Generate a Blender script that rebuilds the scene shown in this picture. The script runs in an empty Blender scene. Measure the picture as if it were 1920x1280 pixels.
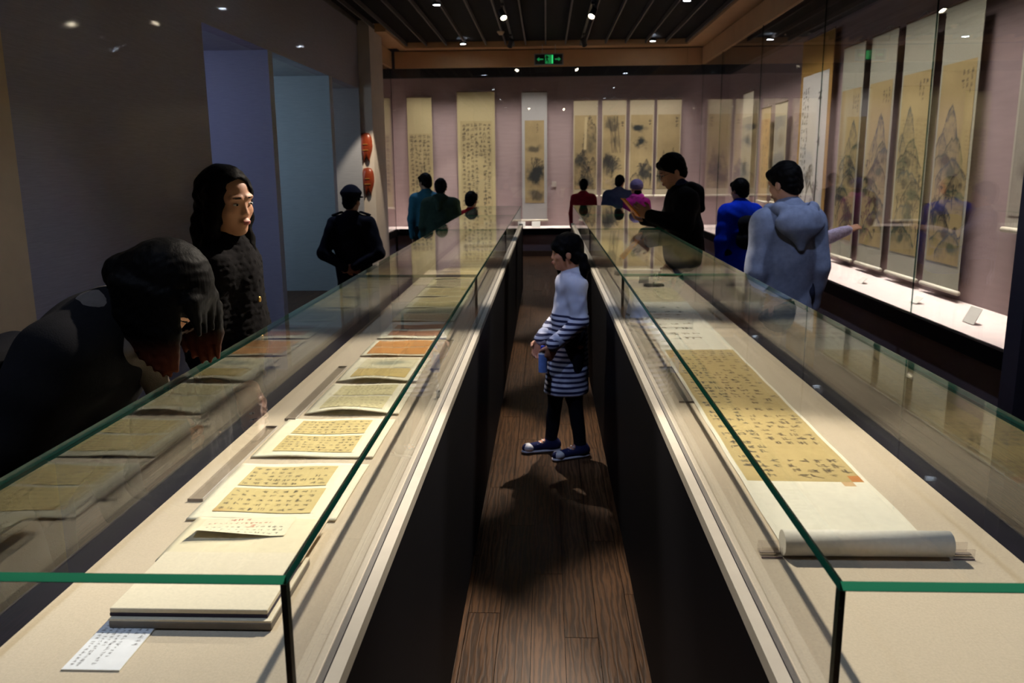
import bpy, math, random
import numpy as np
from mathutils import Matrix, Vector
random.seed(7); RNG = np.random.default_rng(7)
SC = bpy.context.scene; COL = SC.collection
R_ = math.radians
def srgb(r, g, b):
    f = lambda c: (c/255/12.92) if c/255 <= .04045 else ((c/255+.055)/1.055)**2.4
    return (f(r), f(g), f(b))

# ------------------------------------------------------------------ camera, world, exposure
CAMZ = 1.62
cam = bpy.data.cameras.new('camera'); co = bpy.data.objects.new('camera', cam); COL.objects.link(co)
cam.sensor_width = 36; cam.lens = 36*1571/1920; cam.clip_start = .02; cam.clip_end = 100
def _vd(x, y): return Vector(((x-960)/1571, (y-640)/1571, 1)).normalized()
_fw = _vd(1023, 313); _dn = _vd(1027, 8200); _dn = (_dn-_fw*_dn.dot(_fw)).normalized(); _rt = _dn.cross(_fw)
_W = Matrix((_rt, _fw, -_dn))                       # camera (x right, y down, z forward) -> world
_B = _W @ Matrix(((1,0,0),(0,-1,0),(0,0,-1)))
co.matrix_world = Matrix.Translation((0, 0, CAMZ)) @ _B.to_4x4()
SC.camera = co
cam.dof.use_dof = True; cam.dof.focus_distance = 2.1; cam.dof.aperture_fstop = 8.0
w = bpy.data.worlds.new('world'); SC.world = w; w.use_nodes = True
w.node_tree.nodes['Background'].inputs[0].default_value = (.5, .55, .8, 1)
w.node_tree.nodes['Background'].inputs[1].default_value = .002
SC.view_settings.view_transform = 'Standard'; SC.view_settings.look = 'None'
SC.view_settings.exposure = 0.0; SC.view_settings.gamma = 1.0; SC.view_settings.use_curve_mapping = False
SC.cycles.max_bounces = 10; SC.cycles.diffuse_bounces = 4; SC.cycles.glossy_bounces = 6
SC.cycles.transparent_max_bounces = 32; SC.cycles.sample_clamp_indirect = 4.0; SC.cycles.caustics_reflective = False
SC.cycles.caustics_refractive = False

def look(o, tgt):
    d = Vector(tgt)-o.location; o.rotation_euler = d.to_track_quat('-Z', 'Y').to_euler()
def spot(loc, tgt, power, col, ang=45, blend=.35, size=.03, name='spot_light'):
    l = bpy.data.lights.new(name, 'SPOT'); l.energy = power; l.color = col; l.spot_size = R_(ang); l.spot_blend = blend; l.shadow_soft_size = size
    o = bpy.data.objects.new(name, l); COL.objects.link(o); o.location = loc; look(o, tgt); return o
def mouth(tx, ly, aim): p = Vector((tx, ly, 3.53)); return tuple(p+(Vector(aim)-p).normalized()*.075)
def area(loc, tgt, power, col, sx, sy, name='area_light', spread=180):
    l = bpy.data.lights.new(name, 'AREA'); l.shape = 'RECTANGLE'; l.size = sx; l.size_y = sy; l.energy = power; l.color = col; l.spread = R_(spread)
    o = bpy.data.objects.new(name, l); COL.objects.link(o); o.location = loc; look(o, tgt); return o
WARM = (1, .88, .73); NEUT = (1, .90, .83); COOL = (.62, .74, 1)
# case spots: each track lights the case on the other side of the aisle, from further down the room
TRACKS = []   # (x, y, aim) filled below, heads are built later
for (tx, dx) in ((.60, -.52), (-.55, .55)):
    for (ly, ay, p) in ((3.45, 1.55, 700), (5.0, 2.6, 1150), (6.6, 5.15, 720), (8.9, 7.4, 480), (11.34, 9.6, 420)):
        if tx < 0 and ly == 5.0: ay, p = 3.0, 850
        if tx < 0 and ly == 3.45: p = 800
        TRACKS.append((tx, ly, (dx, ay, .92), p))
    TRACKS.append((tx, 13.9, (tx*3, 16.2, .9), 150))
for (tx, ly, aim, p) in TRACKS:
    spot(mouth(tx, ly, aim), aim, p, WARM, 30, .45, .03, 'track_spot_light')
# cool track spot over the aisle
TRACKS.append((-.55, 2.75, (.14, 4.65, .45), 170)); _o = spot(mouth(-.55, 2.75, (.14, 4.65, .45)), (.14, 4.65, .45), 105, (.50, .62, 1), 19, .5, .07, 'track_spot_light')
TRACKS.append((.60, 2.1, (1.42, 4.95, 1.15), 90)); spot(mouth(.60, 2.1, (1.42, 4.95, 1.15)), (1.42, 4.95, 1.15), 110, (.62, .72, 1), 20, .6, .07, 'track_spot_light')
# cool downlights in the ceiling grid
DOWN = [(-1.40, y) for y in (14.9, 11.4, 7.9, 4.4, .9)]+[(1.80, y) for y in (14.9, 11.4, 7.9, 4.4, .9)]
for (x, y) in DOWN:
    spot((x, y, 3.60), (x, y, 0), 120, COOL, 84, 1.0, .04, 'downlight_lamp')
# lamps above the wall cases, behind the fascias
area((0, 15.80, 3.64), (0, 16.02, 0), 54, NEUT, 5.3, .10, 'wall_case_lamp', 62).rotation_euler = (R_(4), 0, 0)
area((2.92, 10.3, 3.64), (3.06, 10.3, 0), 104, NEUT, .10, 10.4, 'wall_case_lamp', 52).rotation_euler = (0, R_(-4), 0)
area((-2.92, 15.0, 3.64), (-3.05, 15.0, 0), 16, NEUT, .10, 1.6, 'wall_case_lamp', 66).rotation_euler = (0, R_(4), 0)
# corridor lamps beyond the openings on the left, cool
area((-4.3, 6.9, 2.2), (-3.2, 8.75, 1.4), 14, (.46, .54, 1), .5, 1.6, 'corridor_lamp')
area((-4.3, 9.2, 2.0), (-3.2, 11.2, 1.3), 16, (.52, .80, 1), .6, 1.6, 'corridor_lamp')
area((-4.3, 11.6, 2.2), (-3.3, 12.95, 1.5), 5, (.72, .86, 1), .5, 1.4, 'corridor_lamp')
# warm accent on the pilaster with the plaques, warm wash on the near wall panel
spot((-1.9, 12.1, 3.45), (-2.76, 13.0, 1.35), 330, (1, .86, .66), 26, .5, .02, 'accent_lamp')
spot((-1.4, 2.4, 3.5), (-2.8, 3.2, 1.0), 16, NEUT, 50, .9, .04, 'accent_lamp')

# ------------------------------------------------------------------ materials
def newmat(name):
    m = bpy.data.materials.new(name); m.use_nodes = True
    return m, m.node_tree.nodes, m.node_tree.links, m.node_tree.nodes['Principled BSDF']
def mat(name, col, rough=.6, var=.12, scale=30, bump=.0, bscale=200, metal=0, coat=0, stretch=None, sheen=0, spec=.5):
    m, N, L, b = newmat(name); b.inputs['Specular IOR Level'].default_value = spec
    b.inputs['Roughness'].default_value = rough; b.inputs['Metallic'].default_value = metal
    b.inputs['Coat Weight'].default_value = coat; b.inputs['Coat Roughness'].default_value = .05
    b.inputs['Sheen Weight'].default_value = sheen
    tc = N.new('ShaderNodeTexCoord'); src = tc.outputs['Object']
    if stretch:
        mp = N.new('ShaderNodeMapping'); mp.inputs['Scale'].default_value = stretch; L.new(src, mp.inputs['Vector']); src = mp.outputs['Vector']
    nz = N.new('ShaderNodeTexNoise'); nz.inputs['Scale'].default_value = scale; nz.inputs['Detail'].default_value = 5; L.new(src, nz.inputs['Vector'])
    rp = N.new('ShaderNodeValToRGB'); rp.color_ramp.elements[0].position = .3; rp.color_ramp.elements[1].position = .7
    rp.color_ramp.elements[0].color = tuple(c*(1-var) for c in col)+(1,); rp.color_ramp.elements[1].color = tuple(min(1, c*(1+var)) for c in col)+(1,)
    L.new(nz.outputs['Fac'], rp.inputs['Fac']); L.new(rp.outputs['Color'], b.inputs['Base Color'])
    if bump:
        n2 = N.new('ShaderNodeTexNoise'); n2.inputs['Scale'].default_value = bscale; n2.inputs['Detail'].default_value = 3; L.new(src, n2.inputs['Vector'])
        bp = N.new('ShaderNodeBump'); bp.inputs['Strength'].default_value = bump; bp.inputs['Distance'].default_value = .003
        L.new(n2.outputs['Fac'], bp.inputs['Height']); L.new(bp.outputs['Normal'], b.inputs['Normal'])
    return m
def emit(name, col, s, sampled=False):
    m, N, L, b = newmat(name); b.inputs['Base Color'].default_value = (.02, .02, .02, 1)
    b.inputs['Emission Color'].default_value = (*col, 1); b.inputs['Emission Strength'].default_value = s
    if not sampled: m.cycles.emission_sampling = 'NONE'
    return m
def glassmat(name, tint=(.985, 1, .993), k=1.0, ior=1.5):
    """clear architectural glass: Fresnel reflection over straight transmission"""
    m, N, L, b = newmat(name); N.remove(b); out = N['Material Output']
    g = N.new('ShaderNodeNewGeometry'); mr = N.new('ShaderNodeMapRange')
    mr.inputs['To Min'].default_value = ior; mr.inputs['To Max'].default_value = 1/ior
    L.new(g.outputs['Backfacing'], mr.inputs['Value'])
    fr = N.new('ShaderNodeFresnel'); L.new(mr.outputs['Result'], fr.inputs['IOR'])
    tr = N.new('ShaderNodeBsdfTransparent'); tr.inputs['Color'].default_value = (*tint, 1)
    gl = N.new('ShaderNodeBsdfGlossy'); gl.inputs['Roughness'].default_value = 0; gl.inputs['Color'].default_value = (k, k, k, 1)
    mx = N.new('ShaderNodeMixShader'); L.new(fr.outputs['Fac'], mx.inputs['Fac']); L.new(tr.outputs[0], mx.inputs[1]); L.new(gl.outputs[0], mx.inputs[2])
    L.new(mx.outputs[0], out.inputs['Surface']); return m
def paintmat(name, rough=.75, attr='Col'):
    m, N, L, b = newmat(name); a = N.new('ShaderNodeAttribute'); a.attribute_name = attr
    nz = N.new('ShaderNodeTexNoise'); nz.inputs['Scale'].default_value = 60; nz.inputs['Detail'].default_value = 4
    tc = N.new('ShaderNodeTexCoord'); L.new(tc.outputs['Object'], nz.inputs['Vector'])
    mr = N.new('ShaderNodeMapRange'); mr.inputs['To Min'].default_value = .9; mr.inputs['To Max'].default_value = 1.06; L.new(nz.outputs['Fac'], mr.inputs['Value'])
    vm = N.new('ShaderNodeVectorMath'); vm.operation = 'SCALE'; L.new(a.outputs['Color'], vm.inputs[0]); L.new(mr.outputs['Result'], vm.inputs['Scale'])
    L.new(vm.outputs[0], b.inputs['Base Color']); b.inputs['Roughness'].default_value = rough; b.inputs['Specular IOR Level'].default_value = .2
    return m
def woodfloor():
    m, N, L, b = newmat('oak_plank'); tc = N.new('ShaderNodeTexCoord'); oi = N.new('ShaderNodeObjectInfo')
    mp = N.new('ShaderNodeMapping'); mp.inputs['Scale'].default_value = (1, .09, 1); L.new(tc.outputs['Object'], mp.inputs['Vector'])
    ad = N.new('ShaderNodeVectorMath'); ad.operation = 'ADD'; cb = N.new('ShaderNodeCombineXYZ')
    ml = N.new('ShaderNodeMath'); ml.operation = 'MULTIPLY'; ml.inputs[1].default_value = 37; L.new(oi.outputs['Random'], ml.inputs[0]); L.new(ml.outputs[0], cb.inputs['Y']); L.new(ml.outputs[0], cb.inputs['X'])
    L.new(mp.outputs[0], ad.inputs[0]); L.new(cb.outputs[0], ad.inputs[1])
    wv = N.new('ShaderNodeTexWave'); wv.wave_type = 'BANDS'; wv.bands_direction = 'X'; wv.inputs['Scale'].default_value = 14; wv.inputs['Distortion'].default_value = 9; wv.inputs['Detail'].default_value = 3; wv.inputs['Detail Scale'].default_value = 3
    L.new(ad.outputs[0], wv.inputs['Vector'])
    rp = N.new('ShaderNodeValToRGB'); rp.color_ramp.elements[0].color = (.030, .0145, .0065, 1); rp.color_ramp.elements[1].color = (.080, .038, .0165, 1)
    L.new(wv.outputs['Fac'], rp.inputs['Fac'])
    hs = N.new('ShaderNodeHueSaturation'); mr = N.new('ShaderNodeMapRange'); mr.inputs['To Min'].default_value = .8; mr.inputs['To Max'].default_value = 1.2
    L.new(oi.outputs['Random'], mr.inputs['Value']); L.new(mr.outputs['Result'], hs.inputs['Value']); L.new(rp.outputs['Color'], hs.inputs['Color'])
    L.new(hs.outputs['Color'], b.inputs['Base Color']); b.inputs['Roughness'].default_value = .42; b.inputs['Specular IOR Level'].default_value = .14
    bp = N.new('ShaderNodeBump'); bp.inputs['Strength'].default_value = .25; bp.inputs['Distance'].default_value = .002; L.new(wv.outputs['Fac'], bp.inputs['Height']); L.new(bp.outputs['Normal'], b.inputs['Normal'])
    return m
def stripemat():
    m, N, L, b = newmat('striped_knit'); tc = N.new('ShaderNodeTexCoord'); sp = N.new('ShaderNodeSeparateXYZ'); L.new(tc.outputs['Object'], sp.inputs[0])
    a = N.new('ShaderNodeMath'); a.operation = 'MULTIPLY'; a.inputs[1].default_value = 1/.0285; L.new(sp.outputs['Z'], a.inputs[0])
    fr = N.new('ShaderNodeMath'); fr.operation = 'FRACT'; L.new(a.outputs[0], fr.inputs[0])
    gt = N.new('ShaderNodeMath'); gt.operation = 'GREATER_THAN'; gt.inputs[1].default_value = .52; L.new(fr.outputs[0], gt.inputs[0])
    lt = N.new('ShaderNodeMath'); lt.operation = 'LESS_THAN'; lt.inputs[1].default_value = .825; L.new(sp.outputs['Z'], lt.inputs[0])
    mu = N.new('ShaderNodeMath'); mu.operation = 'MULTIPLY'; L.new(gt.outputs[0], mu.inputs[0]); L.new(lt.outputs[0], mu.inputs[1])
    mx = N.new('ShaderNodeMix'); mx.data_type = 'RGBA'; L.new(mu.outputs[0], mx.inputs['Factor'])
    mx.inputs['A'].default_value = (*srgb(196, 198, 214), 1); mx.inputs['B'].default_value = (*srgb(26, 28, 66), 1)
    L.new(mx.outputs['Result'], b.inputs['Base Color']); b.inputs['Roughness'].default_value = .9
    return m

M = {}
def MM(k, *a, **kw):
    if k not in M: M[k] = mat(k, *a, **kw)
    return M[k]
M['glass'] = glassmat('clear_glass'); M['glass_ar'] = glassmat('coated_glass', ior=1.24); M['acrylic'] = glassmat('clear_acrylic', (.93, .92, .92))
_m, _N, _L, _b = newmat('glass_edge'); _b.inputs['Base Color'].default_value = (.006, .05, .035, 1); _b.inputs['Roughness'].default_value = .12; M['edge'] = _m
_t = _N.new('ShaderNodeBsdfTranslucent'); _t.inputs['Color'].default_value = (.032, .27, .165, 1); _x = _N.new('ShaderNodeMixShader'); _x.inputs['Fac'].default_value = .5   # light carried inside the pane leaves at its edge
_L.new(_b.outputs[0], _x.inputs[1]); _L.new(_t.outputs[0], _x.inputs[2]); _L.new(_x.outputs[0], _N['Material Output'].inputs['Surface'])
M['edge_pale'] = glassmat('glass_edge_pale', (.35, .45, .42))
_m, _N, _L, _b = newmat('glass_edge_dark'); _b.inputs['Base Color'].default_value = (.003, .012, .009, 1); _b.inputs['Roughness'].default_value = .2; M['edge_dark'] = _m
M['paint'] = paintmat('painted_paper'); M['floor'] = woodfloor(); M['stripe'] = stripemat()
MM('black_panel', (.002, .002, .0034), .6, .1, 8, spec=.05)
MM('deck', srgb(196, 180, 158), .85, .07, 260, .15, 700)
MM('strip', srgb(158, 152, 140), .55, .04, 20)
MM('gasket', (.008, .007, .014), .6, spec=.08)
MM('wall_mauve', srgb(172, 150, 150), .85, .05, 3, .1, 400, stretch=(1, 1, 8))
MM('wall_left', srgb(140, 134, 142), .7, .10, 14, .15, 300, coat=.22, stretch=(.6, .6, 14))
MM('wall_beige', srgb(190, 165, 130), .8, .06, 6)
MM('recess', srgb(150, 150, 155), .8, .08, 16, stretch=(.6, .6, 14))
MM('fascia', srgb(190, 150, 105), .7, .05, 4)
MM('fascia_dark', (.010, .010, .014), .6)
MM('base_mauve', srgb(110, 98, 108), .75, .06, 5)
MM('ceil_dark', (.004, .004, .005), .9)
MM('rail', srgb(74, 66, 62), .6)
MM('slat', (.012, .011, .011), .6)
MM('silk', srgb(222, 210, 186), .7, .05, 200)
MM('silk_white', srgb(226, 220, 208), .7, .05, 120)
MM('paper_white', srgb(236, 232, 222), .8, .03, 90)
MM('ivory', srgb(230, 222, 202), .4, .04, 20)
MM('black_metal', (.008, .008, .009), .4, .1, 40)
MM('steel', (.55, .55, .55), .3, .05, 40, metal=1)
MM('skin', srgb(184, 134, 106), .55, .06, 25)
MM('skin_girl', srgb(200, 140, 108), .55, .06, 25)
MM('hair', (.003, .0026, .0026), .6, .5, 60, .5, 120, stretch=(1, 1, .06), spec=.04)
MM('hair_lit_ends', (.002, .0018, .0018), .6, .5, 60, .5, 120, stretch=(1, 1, .06), spec=.04)
MM('eye_white', srgb(215, 210, 205), .25, .02); MM('iris', (.008, .006, .005), .2); MM('lips', srgb(160, 82, 76), .45, .05)
# hair ends reddened by warm light, painted into the colour below a height
_m = M['hair_lit_ends']; _nt = _m.node_tree; _b = _nt.nodes['Principled BSDF']; _tc = _nt.nodes.new('ShaderNodeTexCoord'); _sp = _nt.nodes.new('ShaderNodeSeparateXYZ')
_nt.links.new(_tc.outputs['Object'], _sp.inputs[0]); _rp = _nt.nodes.new('ShaderNodeMapRange'); _rp.inputs['From Min'].default_value = 1.25; _rp.inputs['From Max'].default_value = 1.17
_nt.links.new(_sp.outputs['Z'], _rp.inputs['Value']); _mx = _nt.nodes.new('ShaderNodeMix'); _mx.data_type = 'RGBA'; _nt.links.new(_rp.outputs['Result'], _mx.inputs['Factor'])
_mx.inputs['A'].default_value = (.002, .0018, .0018, 1); _mx.inputs["B"].default_value = (.06, .016, .008, 1); _nt.links.new(_mx.outputs['Result'], _b.inputs['Base Color'])

# ------------------------------------------------------------------ mesh helpers
class MB:
    def __init__(s): s.v = []; s.f = []; s.mi = []
    def box(s, x0, x1, y0, y1, z0, z1, mi=0, sides=None):
        n = len(s.v); s.v += [(x0,y0,z0),(x1,y0,z0),(x1,y1,z0),(x0,y1,z0),(x0,y0,z1),(x1,y0,z1),(x1,y1,z1),(x0,y1,z1)]
        fs = [(0,3,2,1),(4,5,6,7),(0,1,5,4),(1,2,6,5),(2,3,7,6),(3,0,4,7)]   # bottom top -y +x +y -x
        for i, f in enumerate(fs): s.f.append(tuple(n+k for k in f)); s.mi.append(sides[i] if sides else mi)
        return s
    def tube(s, a, b, ra, rb=None, seg=14, mi=0, cap=True):
        rb = ra if rb is None else rb; a = Vector(a); b = Vector(b); d = (b-a).normalized()
        u = d.orthogonal().normalized(); w_ = d.cross(u); n = len(s.v)
        for (c, r) in ((a, ra), (b, rb)):
            for k in range(seg):
                t = 2*math.pi*k/seg; s.v.append(tuple(c+u*(r*math.cos(t))+w_*(r*math.sin(t))))
        for k in range(seg):
            j = (k+1) % seg; s.f.append((n+k, n+j, n+seg+j, n+seg+k)); s.mi.append(mi)
        if cap: s.f.append(tuple(n+k for k in range(seg-1, -1, -1))); s.mi.append(mi); s.f.append(tuple(n+seg+k for k in range(seg))); s.mi.append(mi)
        return s
    def prism(s, pts, y0, y1, mi=0):      # outline in x,z extruded along y
        n = len(s.v); k = len(pts); s.v += [(x, y0, z) for x, z in pts]+[(x, y1, z) for x, z in pts]
        s.f.append(tuple(n+i for i in range(k))); s.f.append(tuple(n+k+i for i in range(k-1, -1, -1))); s.mi += [mi, mi]
        for i in range(k): j = (i+1) % k; s.f.append((n+j, n+i, n+k+i, n+k+j)); s.mi.append(mi)
        return s
    def mesh(s, name, mats):
        me = bpy.data.meshes.new(name); me.from_pydata(s.v, [], s.f); me.validate()
        for m in (mats if isinstance(mats, (list, tuple)) else [mats]): me.materials.append(m)
        if len(s.mi) == len(me.polygons): me.polygons.foreach_set('material_index', s.mi)
        me.update(); return me
    def obj(s, name, mats, parent=None, loc=None, bevel=0, smooth=False):
        return link(name, s.mesh(name, mats), parent, loc, bevel, smooth)
def link(name, me, parent=None, loc=None, bevel=0, smooth=False):
    o = bpy.data.objects.new(name, me); COL.objects.link(o)
    if parent: o.parent = parent
    if loc: o.location = loc
    if bevel:
        b = o.modifiers.new('bevel', 'BEVEL'); b.width = bevel; b.segments = 2; b.limit_method = 'ANGLE'
    if smooth and me: me.polygons.foreach_set('use_smooth', [True]*len(me.polygons))
    return o
def empty(name, loc=(0,0,0), rz=0):
    o = bpy.data.objects.new(name, None); COL.objects.link(o); o.location = loc; o.rotation_euler = (0, 0, rz); o.empty_display_size = .1; return o
def tag(o, label, cat, group=None):
    o['label'] = label; o['category'] = cat
    if group: o['group'] = group
    return o
def struct(o, label=None):
    o['kind'] = 'structure'
    if label: o['label'] = label
    return o
def stuff(o): o['kind'] = 'stuff'; return o
def copy_tree(o, parent=None):
    c = o.copy(); COL.objects.link(c)
    if parent: c.parent = parent
    for ch in list(o.children): copy_tree(ch, c)
    return c
def B(x0, x1, y0, y1, z0, z1): return MB().box(x0, x1, y0, y1, z0, z1)

# ------------------------------------------------------------------ the room shell
f = struct(B(-4.6, 3.5, -2, 16.5, -.12, -.012).obj('floor', MM('floor_base', (.02, .012, .007), .5)), 'dark brown oak plank floor')
# oak planks of the aisle and of the strip before the back case: pieces of the floor
pw, pl, gap = .118, 1.25, .0025
pm = MB().box(0, pw-gap, 0, pl-gap, -.014, 0).mesh('plank', M['floor'])
k = 0
for i in range(-3, 4):
    off = (i*.47) % pl
    y = -.6-off
    while y < 15.5:
        link('plank', pm, f, (i*pw-.05, y, RNG.uniform(-.0006, .0))); y += pl; k += 1
rest = MB(); 
def plank_field(x0, x1, y0, y1):
    x = x0; i = 0
    while x < x1-.02:
        y = y0-((i*.47) % pl); xe = min(x+pw-gap, x1)
        while y < y1:
            a = max(y, y0); b = min(y+pl-gap, y1)
            if b > a: rest.box(x, xe, a, b, -.014, -.0005)
            y += pl
        x += pw; i += 1
plank_field(-4.5, -3*pw-.05, -1, 15.6); plank_field(4*pw-.05, 2.8, -1, 15.6)
stuff(rest.obj('plank', M['floor'], f))

ce = struct(B(-4.6, 3.5, -2, 16.5, 4.0, 4.1).obj('ceiling', M['ceil_dark']), 'black open grid ceiling with thin rails')
n_r = 15
for i in range(n_r):
    x = -2.42+i*(4.84/(n_r-1)); B(x-.011, x+.011, -1.9, 15.55, 3.70, 3.76).obj('ceiling_rail', M['rail'], ce)
for i in range(2): B(-2.8+i*.17, -2.78+i*.17, -1.9, 13.4, 3.70, 3.76).obj('ceiling_rail', M['rail'], ce)
sl = MB(); y = 0.0
while y < 15.5: sl.box(-2.8 if y < 13.3 else -2.45, 2.45, y, y+.016, 3.765, 3.80); y += .075
stuff(sl.obj('cross_slat', M['slat'], ce))

# beige ceiling border and fascias
struct(B(2.45, 2.80, -2, 15.62, 3.67, 3.99).obj('trim_1', M['fascia']), 'beige ceiling border along the right wall cases')
struct(B(-2.60, 2.45, 15.30, 15.62, 3.67, 3.99).obj('trim_2', M['fascia']), 'beige ceiling border above the back wall case')
struct(B(-2.80, -2.45, 13.45, 15.30, 3.67, 3.99).obj('trim_3', M['fascia']), 'short beige ceiling border in the far left corner')
def fascia(n, boxes, label):
    o = struct(MB().box(*boxes[0]).obj('trim_%d' % n, M['fascia']), label); return o
def fascia_panels(n, axis, a0, a1, c, th, z0, z1, step, label):
    """fascia board split into panels by fine joints"""
    o = empty('trim_%d' % n); struct(o, label); a = a0
    while a < a1-.01:
        b = min(a+step, a1)
        if axis == 'x': B(a+.002, b-.002, c, c+th, z0, z1).obj('fascia_panel', M['fascia'], o)
        else: B(c, c+th, a+.002, b-.002, z0, z1).obj('fascia_panel', M['fascia'], o)
        a = b
    return o
fascia_panels(4, 'y', -2, 15.6, 2.76, .05, 3.37, 3.655, 2.6, 'brown beige fascia boards above the right wall cases')
fascia_panels(5, 'x', -2.70, 2.76, 15.60, .05, 3.37, 3.655, 2.6, 'brown beige fascia boards above the back wall case')
fascia_panels(6, 'y', 13.95, 15.6, -2.80, .05, 3.37, 3.655, 2.6, 'short brown beige fascia board in the far left corner')
# walls
struct(B(-3.5, 3.5, 16.35, 16.5, 0, 4).obj('wall_back', M['wall_mauve']), 'mauve back wall behind the hanging scrolls')
struct(B(3.42, 3.55, -2, 16.35, 0, 4).obj('wall_right', M['wall_mauve']), 'mauve right wall behind the landscape scrolls')
struct(B(-4.6, 3.5, -2.1, -2, 0, 4).obj('wall_front', M['wall_left']), 'wall behind the photographer')
struct(B(-4.72, -4.6, -2, 16.5, 0, 4).obj('wall_corridor', M['recess']), 'corridor wall beyond the left openings')
struct(B(-3.52, -3.42, 14.0, 16.35, 0, 4).obj('wall_bay', M['wall_mauve']), 'mauve wall of the far left case bay')
wl = empty('wall_left'); struct(wl, 'dark grey fabric covered left wall with tall openings')
wl_segs = [(4.38, 7.10), (8.76, 8.90), (11.20, 11.36), (12.96, 13.02)]
B(-2.95, -2.80, 4.38, 7.10, 0, 3.99).obj('wall_section', M['wall_left'], wl)
B(-2.95, -2.80, 7.10, 13.02, 2.80, 3.99).obj('header', M['wall_left'], wl)
for (a, b) in wl_segs[1:]:
    B(-4.0, -2.80, a, b, 0, 2.80).obj('fin_wall', M['recess'], wl)
B(-3.9, -2.95, 7.10, 13.02, 2.80, 2.9).obj('recess_ceiling', M['recess'], wl)
struct(B(-2.98, -2.765, -2, 4.38, 0, 3.99).obj('wall_panel', M['wall_beige']), 'warm beige wall panel at the left edge of the frame')
struct(B(-3.42, -2.62, 13.02, 14.0, 0, 3.99).obj('pilaster', MM('pilaster', srgb(200, 188, 176), .8, .04, 5)), 'pale pilaster carrying two carved red plaques')
# dark bands at the top of the wall cases
struct(B(-3.42, 3.42, 16.24, 16.35, 3.27, 3.99).obj('trim_7', M['fascia_dark']), 'black light shield along the top of the back case')
struct(B(3.30, 3.42, -2, 16.24, 3.27, 3.99).obj('trim_8', M['fascia_dark']), 'black light shield along the top of the right cases')
struct(B(-3.42, -3.3, 14.0, 16.24, 3.27, 3.99).obj('trim_9', M['fascia_dark']), 'black light shield along the top of the left bay')
struct(B(-2.3, 2.7, 15.55, 15.585, 0, .10).obj('baseboard_back', MM('base_wood', (.09, .05, .03), .5)), 'dark wooden baseboard under the back case')

# ------------------------------------------------------------------ built-in wall cases
def pane(x0, x1, y0, y1, z0, z1, thin, parent, name='glass_pane', edge='edge', face='glass'):
    s = {'x': [1,1,1,0,1,0], 'y': [1,1,0,1,0,1], 'z': [0,0,1,1,1,1]}[thin]
    return MB().box(x0, x1, y0, y1, z0, z1, sides=s).obj(name, [M[face], M[edge]], parent)
SH = .51
def wall_case(label, build):
    t = empty('wall_showcase'); tag(t, label, 'display case'); build(t); return t
def right_case(t):
    B(2.79, 3.415, 4.9, 16.34, SH-.03, SH).obj('shelf', MM('shelf_pink', srgb(236, 218, 212), .7, .03, 8), t)
    B(2.74, 2.80, 4.9, 15.55, SH-.115, SH-.002).obj('edge_band', M['black_panel'], t)
    B(2.80, 2.86, 4.9, 15.6, 0, SH-.115).obj('base_panel', M['base_mauve'], t)
    ys = [4.95, 6.40, 8.90, 11.40, 13.90, 15.56]
    for a, b in zip(ys, ys[1:]): pane(2.77, 2.782, a+.0008, b-.0008, SH+.001, 3.37, 'x', t, edge='edge_pale')
    B(2.70, 3.41, 4.78, 4.94, 0, 3.37).obj('end_post', MM('post_navy', srgb(52, 54, 74), .5, .05, 5), t)
def back_case(t):
    B(-3.41, 2.785, 15.65, 16.34, SH-.03, SH).obj('shelf', M['shelf_pink'], t)
    B(-2.72, 2.735, 15.58, 15.645, SH-.115, SH-.002).obj('edge_band', M['black_panel'], t)
    B(-2.76, 2.79, 15.62, 15.68, 0, SH-.115).obj('base_panel', M['base_mauve'], t)
    xs = [-2.75, -1.30, 0.09, 1.48, 2.765]
    for a, b in zip(xs, xs[1:]): pane(a+.0015, b-.0015, 15.62, 15.632, SH+.001, 3.37, 'y', t, edge='edge_pale')
def bay_case(t):
    B(-3.41, -2.785, 14.02, 15.64, SH-.03, SH).obj('shelf', M['shelf_pink'], t)
    B(-2.785, -2.73, 14.02, 15.57, SH-.115, SH-.002).obj('edge_band', M['black_panel'], t)
    B(-2.86, -2.80, 14.02, 15.61, 0, SH-.115).obj('base_panel', M['base_mauve'], t)
    pane(-2.782, -2.77, 14.01, 15.6, SH+.001, 3.37, 'x', t, edge='edge_dark')
wall_case('long built-in glass case with pale shelf along the right wall', right_case)
wall_case('built-in glass case with pale shelf across the far end wall', back_case)
wall_case('short glass case bay in the far left corner beside the red plaques', bay_case)

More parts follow.
